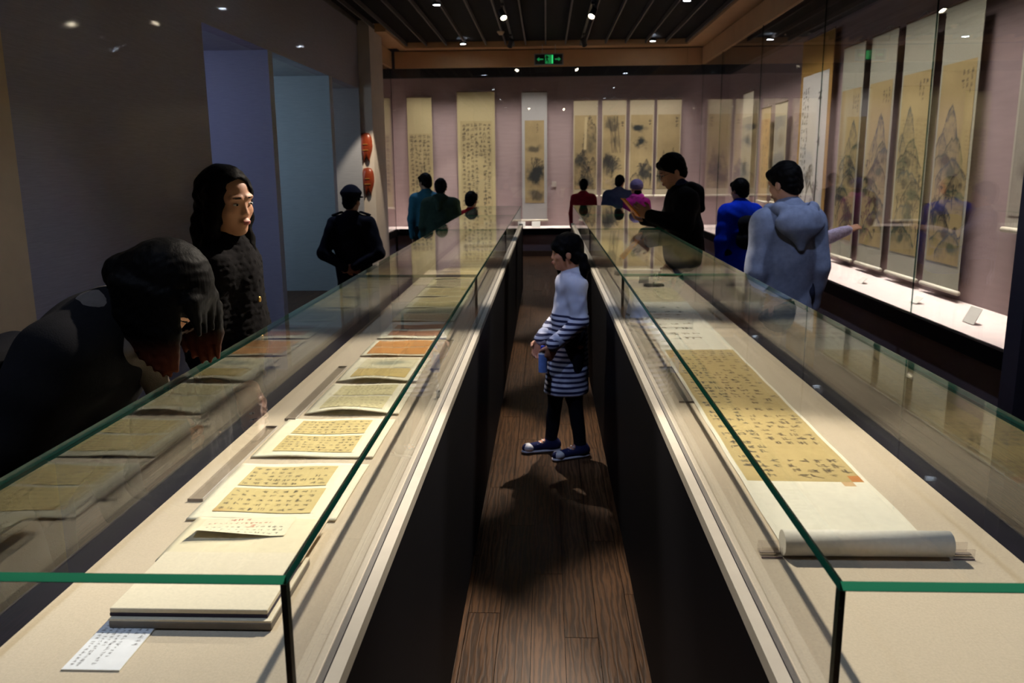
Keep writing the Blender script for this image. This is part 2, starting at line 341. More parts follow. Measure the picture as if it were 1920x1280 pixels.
# ------------------------------------------------------------------ free standing table cases
JY = [.91, 3.77, 6.63, 8.64, 10.65]
def table_case(label, inner, outer, sgn):
    """inner: x of the glass on the aisle side, outer: x of the glass on the visitors' side"""
    t = empty('table_showcase', (0, 0, 0)); tag(t, label, 'display case')
    zt, zd = 1.146, .92; th = .012
    e_in = inner-sgn*.022; e_out = outer+sgn*.03
    lo, hi = sorted((e_in, e_out)); y0, y1 = JY[0]-.03, JY[-1]+.03
    B(lo, hi, y0, y1, .09, .895).obj('case_body', M['black_panel'], t, bevel=.002)
    B(lo+.06, hi-.06, y0+.06, y1-.06, 0, .09).obj('plinth', M['black_panel'], t)
    a, b = sorted((inner+sgn*.011, outer-sgn*.042)); B(a, b, y0+.03, y1-.03, .895, zd).obj('deck', M['deck'], t)
    a, b = sorted((e_in, inner-sgn*.001)); B(a, b, y0, y1, .895, zd).obj('edge_strip', M['strip'], t)
    a, b = sorted((outer+sgn*.012, e_out)); B(a, b, y0, y1, .895, zd-.006).obj('outer_strip', M['gasket'], t)
    B(lo+.03, hi-.03, y0, JY[0]-.002, .895, zd).obj('edge_strip', M['strip'], t)
    a, b = sorted((outer-sgn*.041, outer+sgn*.011)); B(a, b, y0+.03, y1-.03, .896, .9185).obj('gasket', M['gasket'], t)
    a, b = sorted((inner, inner+sgn*.0105)); B(a, b, y0+.03, y1-.03, .896, .9185).obj('gasket', M['gasket'], t)
    for p, q in zip(JY, JY[1:]):
        a, b = sorted((inner, outer)); pane(a, b, p+.001, q-.001, zt-th, zt, 'z', t, 'top_pane')
        a, b = sorted((inner, inner+sgn*th)); pane(a, b, p+th+.001 if p == JY[0] else p+.001, q-.001, .906, zt-th-.0005, 'x', t, 'side_pane', 'edge_dark', 'glass_ar')
        a, b = sorted((outer-sgn*th, outer)); pane(a, b, p+th+.001 if p == JY[0] else p+.001, q-.001, .906, zt-th-.0005, 'x', t, 'side_pane', 'edge_dark')
    a, b = sorted((inner, outer)); pane(a, b, JY[0], JY[0]+th, .906, zt-th-.0005, 'y', t, 'end_pane', 'edge_dark')
    pane(a, b, JY[-1], JY[-1]+th, .906, zt-th-.0005, 'y', t, 'end_pane', 'edge_dark')
    return t
table_case('long black table case left of the aisle with album leaves under glass', -.310, -.862, -1)
table_case('long black table case right of the aisle with handscroll under glass', .342, .895, 1)

# ------------------------------------------------------------------ painted sheets (print and ink as vertex colours on a fine grid)
def fnoise(ny, nx, cell, octv=4):
    out = np.zeros((ny, nx)); amp = 1; tot = 0
    for o in range(octv):
        c = max(1, cell/2**o); gy, gx = int(ny/c)+3, int(nx/c)+3; g = RNG.random((gy, gx))
        yy = np.arange(ny)/c; xx = np.arange(nx)/c; yi = yy.astype(int); xi = xx.astype(int); fy = (yy-yi)[:, None]; fx = (xx-xi)[None]
        fy = fy*fy*(3-2*fy); fx = fx*fx*(3-2*fx)
        v = g[yi][:, xi]*(1-fy)*(1-fx)+g[yi+1][:, xi]*fy*(1-fx)+g[yi][:, xi+1]*(1-fy)*fx+g[yi+1][:, xi+1]*fy*fx
        out += amp*v; tot += amp; amp *= .5
    return out/tot
class Img:
    """raster of w x h metres; v runs upward"""
    def __init__(s, w, h, res, col):
        s.w, s.h, s.r = w, h, res; s.nx = max(2, int(round(w/res))+1); s.ny = max(2, int(round(h/res))+1)
        s.dx = w/(s.nx-1); s.dy = h/(s.ny-1)
        s.a = np.ones((s.ny, s.nx, 3))*np.array(col)
        s.U, s.V = np.meshgrid(np.linspace(0, w, s.nx), np.linspace(0, h, s.ny))
    def age(s, amt=.12, cell=.12):
        n = fnoise(s.ny, s.nx, cell/s.dx); s.a *= (1-amt*(n-.35))[:, :, None]; return s
    def rect(s, u0, u1, v0, v1, col, a=1):
        m = ((s.U >= u0) & (s.U <= u1) & (s.V >= v0) & (s.V <= v1))[:, :, None]*a; s.a = s.a*(1-m)+np.array(col)*m; return s
    def blend(s, m, col): m = np.clip(m, 0, 1)[:, :, None]; s.a = s.a*(1-m)+np.array(col)*m; return s
    def stroke(s, u0, v0, u1, v1, wd, col, a=.9):
        pad = wd*2+s.dx; i0 = max(0, int((min(u0, u1)-pad)/s.dx)); i1 = min(s.nx, int((max(u0, u1)+pad)/s.dx)+2)
        j0 = max(0, int((min(v0, v1)-pad)/s.dy)); j1 = min(s.ny, int((max(v0, v1)+pad)/s.dy)+2)
        if i1 <= i0 or j1 <= j0: return
        U = s.U[j0:j1, i0:i1]; V = s.V[j0:j1, i0:i1]; du, dv = u1-u0, v1-v0; l2 = du*du+dv*dv+1e-12
        t = np.clip(((U-u0)*du+(V-v0)*dv)/l2, 0, 1); d = np.hypot(U-u0-t*du, V-v0-t*dv)
        soft = max(s.dx, wd*.5); m = np.clip((wd-d)/soft+.5, 0, 1)[:, :, None]*a
        s.a[j0:j1, i0:i1] = s.a[j0:j1, i0:i1]*(1-m)+np.array(col)*m
    def glyph(s, u, v, sz, col, a=.9, rot=0.0, n=None, wd=.075):
        n = n or RNG.integers(3, 7); c, si = math.cos(rot), math.sin(rot)
        for _ in range(n):
            k = RNG.random()
            if k < .5: p = (RNG.uniform(-.5, -.1), RNG.uniform(-.45, .45)); q = (RNG.uniform(.1, .5), p[1]+RNG.uniform(-.02, .12))
            elif k < .8: x = RNG.uniform(-.35, .35); p = (x, RNG.uniform(.1, .5)); q = (x+RNG.uniform(-.08, .08), RNG.uniform(-.5, -.1))
            else: p = (RNG.uniform(-.2, .2), RNG.uniform(0, .4)); q = (RNG.choice([-1, 1])*RNG.uniform(.2, .5), RNG.uniform(-.5, -.1))
            P = [(x*c-y*si, x*si+y*c) for x, y in (p, q)]
            s.stroke(u+P[0][0]*sz, v+P[0][1]*sz, u+P[1][0]*sz, v+P[1][1]*sz, sz*wd*RNG.uniform(.7, 1.3), col, a)
    def columns(s, u0, u1, v0, v1, ncol, sz, col, a=.9, fill=.92, pitch=1.15, first=None):
        """vertical columns of brush marks, read from the top"""
        for c in range(ncol):
            u = u1-(c+.5)*(u1-u0)/ncol; v = v1-sz*.6; end = v0 if RNG.random() < fill else v0+(v1-v0)*RNG.uniform(.2, .6)
            while v > end+sz*.4:
                s.glyph(u+RNG.normal(0, sz*.06), v, sz*RNG.uniform(.8, 1.1), col, a*RNG.uniform(.75, 1)); v -= sz*pitch*RNG.uniform(.9, 1.15)
    def rows(s, u0, u1, v0, v1, nrow, sz, col, a=.9, rot=math.pi/2, gap_p=.06, fill=.85, step=1.35):
        """the same columns lying sideways, each running along u"""
        for r in range(nrow):
            v = v0+(r+.5)*(v1-v0)/nrow; u = u0+sz*.6; end = u1 if RNG.random() < fill else u0+(u1-u0)*RNG.uniform(.35, .7)
            while u < end-sz*.4:
                if RNG.random() > gap_p: s.glyph(u, v+RNG.normal(0, sz*.06), sz*RNG.uniform(.75, 1.1), col, a*RNG.uniform(.7, 1), rot)
                u += sz*step*RNG.uniform(.9, 1.15)
    def ink(s, cu, cv, ru, rv, a, col=(.03, .035, .035), rough=.6):
        n = fnoise(s.ny, s.nx, max(4, .10/s.dx), 5); d = np.hypot((s.U-cu)/ru, (s.V-cv)/rv)
        s.blend(a*np.clip((1-d)*1.4+(n-.5)*2.2*rough*2, 0, 1)*(d < 1.5)*np.clip(1.5-d, 0, 1), col)
    def peak(s, cu, base, wid, hgt, a, col, steep=1.6):
        n = fnoise(1, s.nx, max(2, .06/s.dx), 4)[0]; u = s.U[0]
        prof = base+hgt*np.clip(1-np.abs((u-cu)/wid)**steep, 0, None)*(.8+.4*n)
        tx = fnoise(s.ny, s.nx, max(3, .045/s.dx), 4); d = prof[None]-s.V
        m = (d > 0)*np.exp(-np.clip(d, 0, None)/(hgt*.55))*(.25+1.4*np.clip(tx-.35, 0, 1))+.5*np.exp(-(d/.012)**2)
        s.blend(a*m*(prof[None] > base+.02), col)
    def tree(s, u, v, sz, a, col=(.03, .03, .03)):
        x, y, ang = u, v, math.pi/2+RNG.uniform(-.3, .3)
        def br(x, y, ang, l, wd, dpt):
            x2 = x+l*math.cos(ang); y2 = y+l*math.sin(ang); s.stroke(x, y, x2, y2, wd, col, a)
            if dpt: 
                for _ in range(2+(dpt > 2)): br(x2, y2, ang+RNG.uniform(-.8, .8), l*.7, wd*.65, dpt-1)
        br(x, y, ang, sz*.38, sz*.03, 4)
def sheet(name, im, mapping, parent=None, matl=None, thick=0.0):
    """grid mesh coloured by the raster; mapping(U, V) -> x, y, z arrays"""
    X, Y, Z = mapping(im.U, im.V); ny, nx = im.ny, im.nx
    v = np.stack([X, Y, Z], -1).reshape(-1, 3); idx = np.arange(ny*nx).reshape(ny, nx)
    q = np.stack([idx[:-1, :-1], idx[:-1, 1:], idx[1:, 1:], idx[1:, :-1]], -1).reshape(-1, 4)
    cols = np.concatenate([np.clip(im.a, 0, 1).reshape(-1, 3), np.ones((nx*ny, 1))], 1)
    if thick:     # a back face so the sheet has body
        n0 = v.shape[0]; a = Vector(v[nx]-v[0]); b = Vector(v[1]-v[0]); nrm = np.array(b.cross(a).normalized())
        v = np.concatenate([v, v[[idx[0,0], idx[0,-1], idx[-1,-1], idx[-1,0]]]-nrm*thick]); cols = np.concatenate([cols, cols[:1].repeat(4, 0)])
        extra = [(n0+3, n0+2, n0+1, n0)]
    me = bpy.data.meshes.new(name); nq = len(q)
    me.vertices.add(len(v)); me.vertices.foreach_set('co', v.astype(np.float32).ravel())
    me.loops.add(nq*4); me.loops.foreach_set('vertex_index', q.astype(np.int32).ravel()); me.polygons.add(nq)
    me.polygons.foreach_set('loop_start', np.arange(0, nq*4, 4, dtype=np.int32)); me.polygons.foreach_set('loop_total', np.full(nq, 4, np.int32))
    me.polygons.foreach_set('use_smooth', np.ones(nq, bool)); me.update(calc_edges=True)
    at = me.attributes.new('Col', 'FLOAT_COLOR', 'POINT'); at.data.foreach_set('color', cols.astype(np.float32).ravel())
    me.materials.append(matl or M['paint']); return link(name, me, parent)

INK = (.035, .03, .028); TAN = srgb(196, 172, 122); CREAM = srgb(222, 208, 172); PALE = srgb(226, 218, 198)
def scroll_art(kind, w, h, res):
    im = Img(w, h, res, srgb(172, 152, 112)).age(.35, .2)
    if kind == 'blank': return im
    if kind.startswith('callig'):
        n = int(kind[6:]); im.a[:] = np.array(srgb(182, 166, 124)); im.age(.2, .25); im.columns(w*.04, w*.96, h*.03, h*.98, n, w/n*.78, INK, .8)
        return im
    if kind == 'waterfall':
        im.peak(w*.75, h*.35, w*.45, h*.6, 1.1, INK, 2.6); im.peak(w*.3, h*.05, w*.6, h*.5, 1.0, INK, 1.6); im.peak(w*.85, 0, w*.5, h*.4, 1.0, INK)
        im.ink(w*.25, h*.40, w*.45, h*.16, .9); im.ink(w*.5, h*.12, w*.6, h*.16, .85); im.ink(w*.7, h*.62, w*.4, h*.16, .6)
        for u in (.50, .55): im.stroke(w*u, h*.97, w*(u-.04), h*.55, w*.035, srgb(196, 178, 138), .9)
        for _ in range(5): im.tree(w*RNG.uniform(.1, .9), h*RNG.uniform(.02, .3), h*.14, .8)
    elif kind == 'pines':
        im.ink(w*.25, h*.35, w*.5, h*.18, .85); im.peak(w*.15, 0, w*.45, h*.45, 1.0, INK); im.ink(w*.45, h*.86, w*.5, h*.12, .7); im.ink(w*.6, h*.65, w*.4, h*.14, .5)
        for _ in range(5): im.stroke(w*RNG.uniform(.2, .7), h*.98, w*RNG.uniform(.3, .8), h*.5, w*.025, INK, .5)
        for _ in range(4): im.tree(w*RNG.uniform(.1, .5), h*RNG.uniform(.05, .25), h*.22, .75)
        im.glyph(w*.88, h*.9, w*.12, INK, .9); im.glyph(w*.88, h*.86, w*.1, INK, .9)
    elif kind == 'mist':
        im.ink(w*.35, h*.84, w*.42, h*.08, 1); im.ink(w*.42, h*.62, w*.5, h*.10, 1); im.peak(w*.75, 0, w*.5, h*.38, 1.0, INK); im.ink(w*.75, h*.2, w*.5, h*.16, .9)
        im.peak(w*.2, 0, w*.4, h*.22, .9, INK); im.glyph(w*.88, h*.92, w*.12, INK, .9); im.glyph(w*.88, h*.88, w*.1, INK, .9)
        for _ in range(4): im.tree(w*RNG.uniform(.5, .95), h*RNG.uniform(.02, .2), h*.16, .8)
    elif kind == 'cliff':
        im.peak(w*.3, h*.15, w*.32, h*.34, 1.1, INK, 1.3); im.peak(w*.72, h*.15, w*.3, h*.36, 1.1, INK, 1.2); im.ink(w*.5, h*.22, w*.7, h*.24, .95); im.peak(w*.5, 0, w*.7, h*.25, .9, INK)
        for kk in range(3): im.glyph(w*.87, h*(.95-.045*kk), w*.14, INK, .95)
        for _ in range(4): im.tree(w*RNG.uniform(.1, .9), h*RNG.uniform(.02, .15), h*.14, .8)
    elif kind == 'branch':
        im.ink(w*.62, h*.35, w*.55, h*.18, 1); im.ink(w*.5, h*.66, w*.45, h*.06, .75); im.ink(w*.6, h*.1, w*.5, h*.1, .8); im.ink(w*.3, h*.3, w*.25, h*.08, .9)
        im.tree(w*.4, h*.25, h*.3, .8); im.columns(w*.55, w*.75, h*.85, h*.96, 1, w*.1, INK, .6)
    elif kind.startswith('blue'):
        G = srgb(52, 70, 58); Bm = srgb(54, 70, 80); k = int(kind[4:])
        im.a[:] = np.array(srgb(178, 158, 112)); im.age(.3, .3)
        sh = [(.75, .35, .3), (.6, .35, .5), (.35, .6, .45), (.38, .7, .4)][k]
        im.peak(w*sh[0], h*.58, w*.30, h*.22, 1.25, Bm, 1.6); im.peak(w*(sh[0]-.22), h*.55, w*.22, h*.12, .9, Bm, 1.6); im.peak(w*(sh[0]+.15), h*.50, w*.34, h*.14, 1.1, G, 2.0)
        for i in range(8):     # ridges and wooded banks winding down the sheet
            v = h*(.52-.062*i); u = w*(.5+.32*math.sin(i*1.25+k*1.7)); im.peak(u, v-h*.05, w*RNG.uniform(.35, .6), h*RNG.uniform(.07, .13), 1.15, (G, Bm, INK)[(i+k) % 3], 2.0)
            im.ink(u+w*RNG.uniform(-.2, .2), v, w*RNG.uniform(.18, .34), h*.035, .85, (INK, G)[i % 2], .8)
        if k == 3: im.ink(w*.3, h*.38, w*.2, h*.06, .4, srgb(176, 84, 54))
        for _ in range(14): im.tree(w*RNG.uniform(.05, .95), h*RNG.uniform(.04, .45), h*RNG.uniform(.06, .12), .8)
        for _ in range(26):
            u = w*RNG.uniform(0, .8); v = h*RNG.uniform(.25, .6); im.stroke(u, v, u+w*RNG.uniform(.05, .3), v+h*RNG.uniform(-.01, .01), .004, G, .35)
        im.columns(w*.6, w*.95, h*.84, h*.96, 3, w*.075, INK, .75)
    elif kind == 'bigtree':
        im.a[:] = np.array(srgb(226, 222, 214)); im.age(.08, .2)
        u0, v0 = w*.72, h*.02
        pts = [(u0, v0), (w*.62, h*.14), (w*.72, h*.26), (w*.52, h*.36), (w*.40, h*.30), (w*.30, h*.16), (w*.22, h*.06)]
        for p, q in zip(pts, pts[1:]): im.stroke(*p, *q, w*.022, srgb(70, 66, 66), .8)
        for _ in range(26):
            p = pts[RNG.integers(0, 5)]; im.tree(p[0], p[1], h*RNG.uniform(.05, .14), .55, srgb(80, 76, 76))
        im.ink(w*.55, h*.08, w*.5, h*.1, .45); im.columns(w*.03, w*.30, h*.25, h*.93, 3, w*.08, INK, .75)
        im.glyph(w*.72, h*.86, w*.13, INK, .95); im.glyph(w*.75, h*.60, w*.12, INK, .95)
    elif kind == 'grey':
        im.a[:] = np.array(srgb(176, 170, 156)); im.age(.3, .2); im.ink(w*.4, h*.3, w*.4, h*.2, .5); im.ink(w*.6, h*.7, w*.4, h*.12, .4)
    elif kind == 'orange':
        im.a[:] = np.array(srgb(206, 166, 110)); im.age(.3, .2); im.columns(w*.2, w*.8, h*.1, h*.9, 2, w*.2, INK, .35)
    return im
def hanging_scroll(label, cu, zlo, zhi, width, art, art_lo, art_hi, side=.035, mount=CREAM, wall='back', res=.012, group=None, top=None, pos=None):
    """cu: centre along the wall; the scroll hangs 8 cm before the wall from a cord on a hook"""
    h = zhi-zlo; t = empty('hanging_scroll'); tag(t, label, 'scroll', group)
    if wall == 'back': t.location = (cu, 16.27, zlo)
    else: t.location = (3.335, cu, zlo); t.rotation_euler = (0, 0, -math.pi/2)
    # local: x along the wall (to the viewer's right), -y towards the room, z up
    mw = MB().box(-width/2, width/2, -.002, .002, 0.02, h-.012)
    mt = mw.obj('mount', mat('mount', mount, .8, .05, 60, .2, 500), t)
    if top:
        MB().box(-width/2+.001, width/2-.001, -.0035, -.002, h*top[0], h-.014).obj('mount_top', mat('mount_top', top[1], .8, .06, 60), t)
    aw = width-2*side; ah = art_hi-art_lo; im = scroll_art(art, aw, ah, res)
    bow = RNG.uniform(-.004, .004)
    sheet('painting', im, lambda U, V: (U-aw/2, -.005+bow*np.sin(V/ah*math.pi)*0-.0*U, V+art_lo-zlo), t)
    MB().tube((-width/2-.02, -.004, .018), (width/2+.02, -.004, .018), .02, seg=16).obj('roller', M['ivory'], t, smooth=True)
    MB().tube((-width/2, 0, h-.006), (width/2, 0, h-.006), .008, seg=10).obj('top_rod', MM('rod_wood', (.10, .05, .025), .5), t)
    cd = MB(); cd.tube((-width*.18, 0, h), (0, .03, h+.05), .0022, seg=6); cd.tube((width*.18, 0, h), (0, .03, h+.05), .0022, seg=6)
    cd.tube((0, .03, h+.05), (0, .078, h+.05), .003, seg=6); stuff(cd.obj('cord', M['steel'], t))
    return t
# back wall, left to right
hanging_scroll('cream calligraphy scroll furthest left on the back wall, five columns', -2.38, .85, 2.93, .47, 'callig5', 1.12, 2.26, .02, srgb(184, 170, 128))
hanging_scroll('widest cream calligraphy scroll on the back wall, dense columns', -1.31, .56, 3.02, .71, 'callig7', .85, 2.48, .055, srgb(186, 172, 130))
hanging_scroll('white mounted ink branch scroll alone at the middle of the back wall', -.21, .60, 3.0, .475, 'branch', .95, 2.48, .055, srgb(178, 176, 174))
for cx, k, lab in ((.75, 'waterfall', 'ink waterfall landscape scroll, first of the four at the back'), (1.285, 'pines', 'ink pine landscape scroll, second of the four at the back'),
                   (1.80, 'mist', 'ink scroll of misty rock clumps, third of the four at the back'), (2.305, 'cliff', 'ink scroll of twin crags, last of the four at the back')):
    hanging_scroll(lab, cx, 1.05, 2.84, .452, k, 1.20, 2.56, .022, srgb(186, 172, 144), group='four landscape scrolls on the back wall')
# right wall, near to far
hanging_scroll('grey ink scroll cut by the right frame edge, ending high', 5.93, 1.13, 2.9, .68, 'grey', 1.25, 2.5, .03, srgb(190, 184, 168), 'right', .014)
for cy, k, lab in ((7.19, 'blue3', 'blue green landscape scroll nearest the photographer with red maples'), (7.98, 'blue2', 'blue green landscape scroll third from the big white tree scroll'),
                   (8.80, 'blue1', 'blue green landscape scroll second from the big white tree scroll'), (9.63, 'blue0', 'blue green landscape scroll beside the big white tree scroll')):
    hanging_scroll(lab, cy, .57, 2.89, .645, k, .80, 2.42, .035, srgb(172, 170, 152), 'right', .009, 'four blue green landscape scrolls on the right wall')
hanging_scroll('large gold mounted scroll with white paper and twisted ink tree', 10.92, .46, 3.17, 1.22, 'bigtree', .66, 2.72, .10, srgb(176, 134, 62), 'right', .011)
hanging_scroll('narrow pale scroll just beyond the large gold mounted scroll', 12.42, 1.06, 2.49, .62, 'grey', 1.2, 2.3, .03, srgb(208, 196, 164), 'right', .02)
hanging_scroll('narrow orange toned calligraphy scroll far down the right wall', 13.25, 1.05, 2.48, .55, 'orange', 1.15, 2.3, .03, srgb(206, 180, 130), 'right', .02)
hanging_scroll('furthest pale scroll on the right wall near the corner', 14.45, 1.02, 2.8, .70, 'grey', 1.2, 2.4, .03, srgb(206, 198, 176), 'right', .02)

# label holders on the shelves
def label_stand(loc, rz, label, w=.16, h=.11):
    t = empty('label_stand', loc, rz); tag(t, label, 'label', 'label stands on the shelves')
    b = MB().box(-w/2, w/2, -.02, .045, 0, .006); b.obj('foot', M['acrylic'], t)
    n = MB(); n.v = [(-w/2, -.018, .006), (w/2, -.018, .006), (w/2, .035, .006+h), (-w/2, .035, .006+h), (-w/2, -.014, .006), (w/2, -.014, .006), (w/2, .039, .006+h), (-w/2, .039, .006+h)]
    n.f = [(0,1,2,3), (5,4,7,6), (1,0,4,5), (2,1,5,6), (3,2,6,7), (0,3,7,4)]; n.mi = [0]*6
    n.obj('card', M['paper_white'], t); return t
label_stand((-.46, 15.78, SH), 0, 'white label stand under the white mounted branch scroll, left one')
label_stand((-.18, 15.80, SH), 0, 'white label stand under the white mounted branch scroll, right one')
label_stand((-2.98, 15.4, SH), 0, 'white label stand on the far left bay shelf')
label_stand((3.0, 5.95, SH), -math.pi/2, 'clear label stand nearest on the right shelf')
label_stand((3.0, 6.85, SH), -math.pi/2, 'small label stand between the two nearest landscape scrolls', .12, .05)
label_stand((3.0, 8.05, SH), -math.pi/2, 'small label stand beside the pointing hand on the right shelf', .12, .05)
for (x, z, lab) in ((.16, 1.30, 'small square white notice on the back wall left of the waterfall scroll'),):
    tag(B(x-.045, x+.045, 16.335, 16.35, z-.05, z+.05).obj('wall_notice', MM('notice', srgb(190, 178, 170), .7), bevel=.003), lab, 'notice')

# ------------------------------------------------------------------ left deck: album
ZD = .92
al = empty('album', (-.56, 1.3, ZD)); tag(al, 'unfolded accordion album of calligraphy leaves lying along the left case', 'album')
def wp(o): o.parent = al; o.matrix_parent_inverse = Matrix.Translation((.56, -1.3, -ZD)); return o
def leaf_z(x, y, x0, x1, y0, y1, arch, base):
    u = np.clip((x-x0)/(x1-x0), 0, 1); v = np.clip((y-y0)/(y1-y0), 0, 1)
    return base+arch*np.sin(u*math.pi)**1.3*(1-v)**1.2+.002*np.sin(u*7+v*3)
def leaf(x0, x1, y0, y1, arch=0.0, base=.924, skew=0.0, mount=(232, 224, 200)):
    """one mount leaf: curved board with thickness"""
    im = Img(x1-x0, y1-y0, .012, srgb(*mount)).age(.06, .2)
    lf = sheet('leaf', im, lambda U, V: (U+x0+skew*V, V+y0, leaf_z(U+x0, V+y0, x0, x1, y0, y1, arch, base)), al, M['leaf'])
    so = lf.modifiers.new('solid', 'SOLIDIFY'); so.thickness = .0022; so.offset = -1
    lf.matrix_parent_inverse = Matrix.Translation((.56, -1.3, -ZD)); lf['_q'] = 0
    return lf, (x0, x1, y0, y1, arch, base, skew)
M['leaf'] = paintmat('album_leaf', .8)
def panel(lf, q, u0, u1, v0, v1, col, nrow, sz, res=.002, stain=0, a=.8, inkc=INK, picture=None):
    x0, x1, y0, y1, arch, base, skew = q; X0 = x0+u0*(x1-x0); X1 = x0+u1*(x1-x0); Y0 = y0+v0*(y1-y0); Y1 = y0+v1*(y1-y0)
    im = Img(X1-X0, Y1-Y0, res, srgb(*col)).age(.18, .05)
    if stain: im.ink(0.0, 0.0, .05, .03, .5, srgb(176, 118, 62), .3)
    if nrow: im.rows(.004, X1-X0-.004, .004, Y1-Y0-.004, nrow, sz, inkc, a)
    if picture == 'teal': im.ink((X1-X0)*.5, (Y1-Y0)*.5, (X1-X0)*.42, (Y1-Y0)*.35, .55, srgb(96, 118, 116), .5)
    p = sheet('text_panel', im, lambda U, V: (U+X0+skew*(V+Y0-y0), V+Y0, leaf_z(U+X0, V+Y0, x0, x1, y0, y1, arch, base)+.0012), lf)
    return p
YEL = (206, 186, 130); OR = (206, 142, 74); PK = (178, 128, 100)
L_, q = leaf(-.733, -.425, 1.57, 1.90); panel(L_, q, .13, .78, .56, .93, YEL, 5, .015, .0016, 0); panel(L_, q, .13, .80, .11, .51, YEL, 5, .015, .0016, 1)
L_, q = leaf(-.73, -.425, 1.945, 2.268, .003); panel(L_, q, .15, .80, .57, .94, YEL, 5, .014, .0018); panel(L_, q, .14, .80, .11, .51, YEL, 6, .013, .0018)
L_, q = leaf(-.70, -.425, 2.315, 2.66, .016); panel(L_, q, .13, .80, .55, .94, (216, 204, 158), 6, .011, .002, a=.5); panel(L_, q, .12, .80, .10, .50, (214, 202, 158), 7, .011, .002, a=.5)
L_, q = leaf(-.70, -.43, 2.69, 3.05, .014); panel(L_, q, .12, .86, .50, .95, (222, 212, 178), 0, .01, .003, picture='teal'); panel(L_, q, .14, .84, .10, .46, (204, 178, 110), 5, .011, .0022, a=.45)
L_, q = leaf(-.705, -.445, 3.08, 3.37, .004); panel(L_, q, .08, .94, .53, .96, OR, 0, .01, .004); panel(L_, q, .08, .94, .08, .49, OR, 0, .01, .004)
L_, q = leaf(-.705, -.415, 3.41, 3.79, .002); panel(L_, q, .12, .86, .54, .80, PK, 3, .012, .004, a=.3); panel(L_, q, .12, .86, .14, .42, PK, 3, .012, .004, a=.3)
yy = 3.815
for i in range(9):
    L_, q = leaf(-.72, -.42, yy, yy+.36, .002, mount=(228, 216, 176)); c = (204, 184, 126) if i % 3 else (196, 180, 140)
    panel(L_, q, .12, .86, .53, .93, c, 5, .014, .004, a=.5); panel(L_, q, .12, .86, .08, .48, c, 5, .014, .004, a=.5); yy += .375
# first page with a letter whose corner curls up, and the two closed boards of the cover
L_, q = leaf(-.69, -.428, 1.345, 1.535, .004, .945, .0, (226, 214, 184))
im = Img(.175, .085, .0012, srgb(228, 220, 192)).age(.05)
im.rows(.012, .165, .004, .050, 3, .0085, INK, .7); im.rows(.012, .14, .054, .068, 1, .007, srgb(172, 88, 62), .8); im.rows(.05, .09, .07, .084, 1, .011, srgb(170, 64, 48), .8); im.glyph(.1, .045, .016, srgb(186, 84, 60), .7)
sheet('letter', im, lambda U, V: (U-.665, V+1.432+.012*(U/.175), .949+.016*np.clip(1-V/.05, 0, 1)**1.6*np.clip(1-U/.15, 0, 1)), L_)
cv = MB().box(-.682, -.432, 1.172, 1.37, .943, .951).obj('cover_board', M['silk'], None, bevel=.0015); wp(cv)
c2 = MB().box(-.680, -.424, 1.162, 1.38, .9225, .934).obj('cover_board', MM('cover_edge', srgb(120, 112, 104), .7), None, bevel=.0015); wp(c2)
c3 = MB().box(-.680, -.424, 1.163, 1.38, .9342, .9375).obj('endpaper', M['silk'], None); wp(c3)
c4 = MB().box(-.682, -.432, 1.1715, 1.37, .9378, .9428).obj('cover_lining', MM('purple_lining', srgb(46, 36, 60), .7), None); wp(c4)
# caption card
im = Img(.085, .135, .001, srgb(232, 232, 236)); im.columns(.004, .055, .006, .128, 5, .0062, INK, .75, .85); im.columns(.058, .082, .055, .130, 2, .008, INK, .8, .5)
t = empty('caption_card', (-.651, 1.12, ZD)); tag(t, 'white caption card lying before the album on the left deck', 'label')
MB().box(-.0428, .0428, -.068, .068, .0004, .0022).obj('card', M['paper_white'], t)
sheet('print', im, lambda U, V: (U-.0425, V-.0675, U*0+.0026), t)
# acrylic strips that hold the leaves
def acrylic(x0, x1, y0, y1, z, h, label):
    cx, cy = (x0+x1)/2, (y0+y1)/2; t = empty('acrylic_strip', (cx, cy, z)); tag(t, label, 'strip', 'clear acrylic holding strips')
    w_, l_ = (x1-x0)/2, (y1-y0)/2
    b = MB().box(-w_, w_, -l_, l_, 0.0005, h).obj('bar', M['acrylic'], t, bevel=.001)
    e = MB(); e.box(-w_-.0003, w_+.0003, -l_-.0012, -l_, 0.0005, h).obj('end_edge', MM('acrylic_edge', srgb(150, 136, 128), .3), t)
    MB().box(w_, w_+.0014, -l_, l_, .0005, h).obj('side_edge', MM('acrylic_light', srgb(215, 208, 202), .3), t)
    MB().box(-w_-.0003, w_+.0003, l_, l_+.0012, 0.0005, h).obj('end_edge', M['acrylic_edge'], t)
    return t
acrylic(-.772, -.740, 1.672, 2.19, ZD, .007, 'clear acrylic strip left of the two nearest album leaves')
acrylic(-.742, -.712, 2.262, 2.90, ZD, .007, 'clear acrylic strip left of the curled album leaves')
acrylic(-.408, -.378, 2.87, 3.37, ZD, .007, 'clear acrylic strip right of the orange album leaf')
acrylic(.402, .446, 2.456, 2.90, ZD, .006, 'clear acrylic strip beside the handscroll on the right deck')
t = empty('sensor', (-.335, 2.51, ZD)); tag(t, 'tiny metal cylinder sensor standing on the left deck', 'sensor')
MB().tube((0, 0, 0), (0, 0, .018), .0065).obj('barrel', M['steel'], t, smooth=True); MB().tube((0, 0, .018), (0, 0, .023), .0066).obj('cap', M['black_metal'], t)

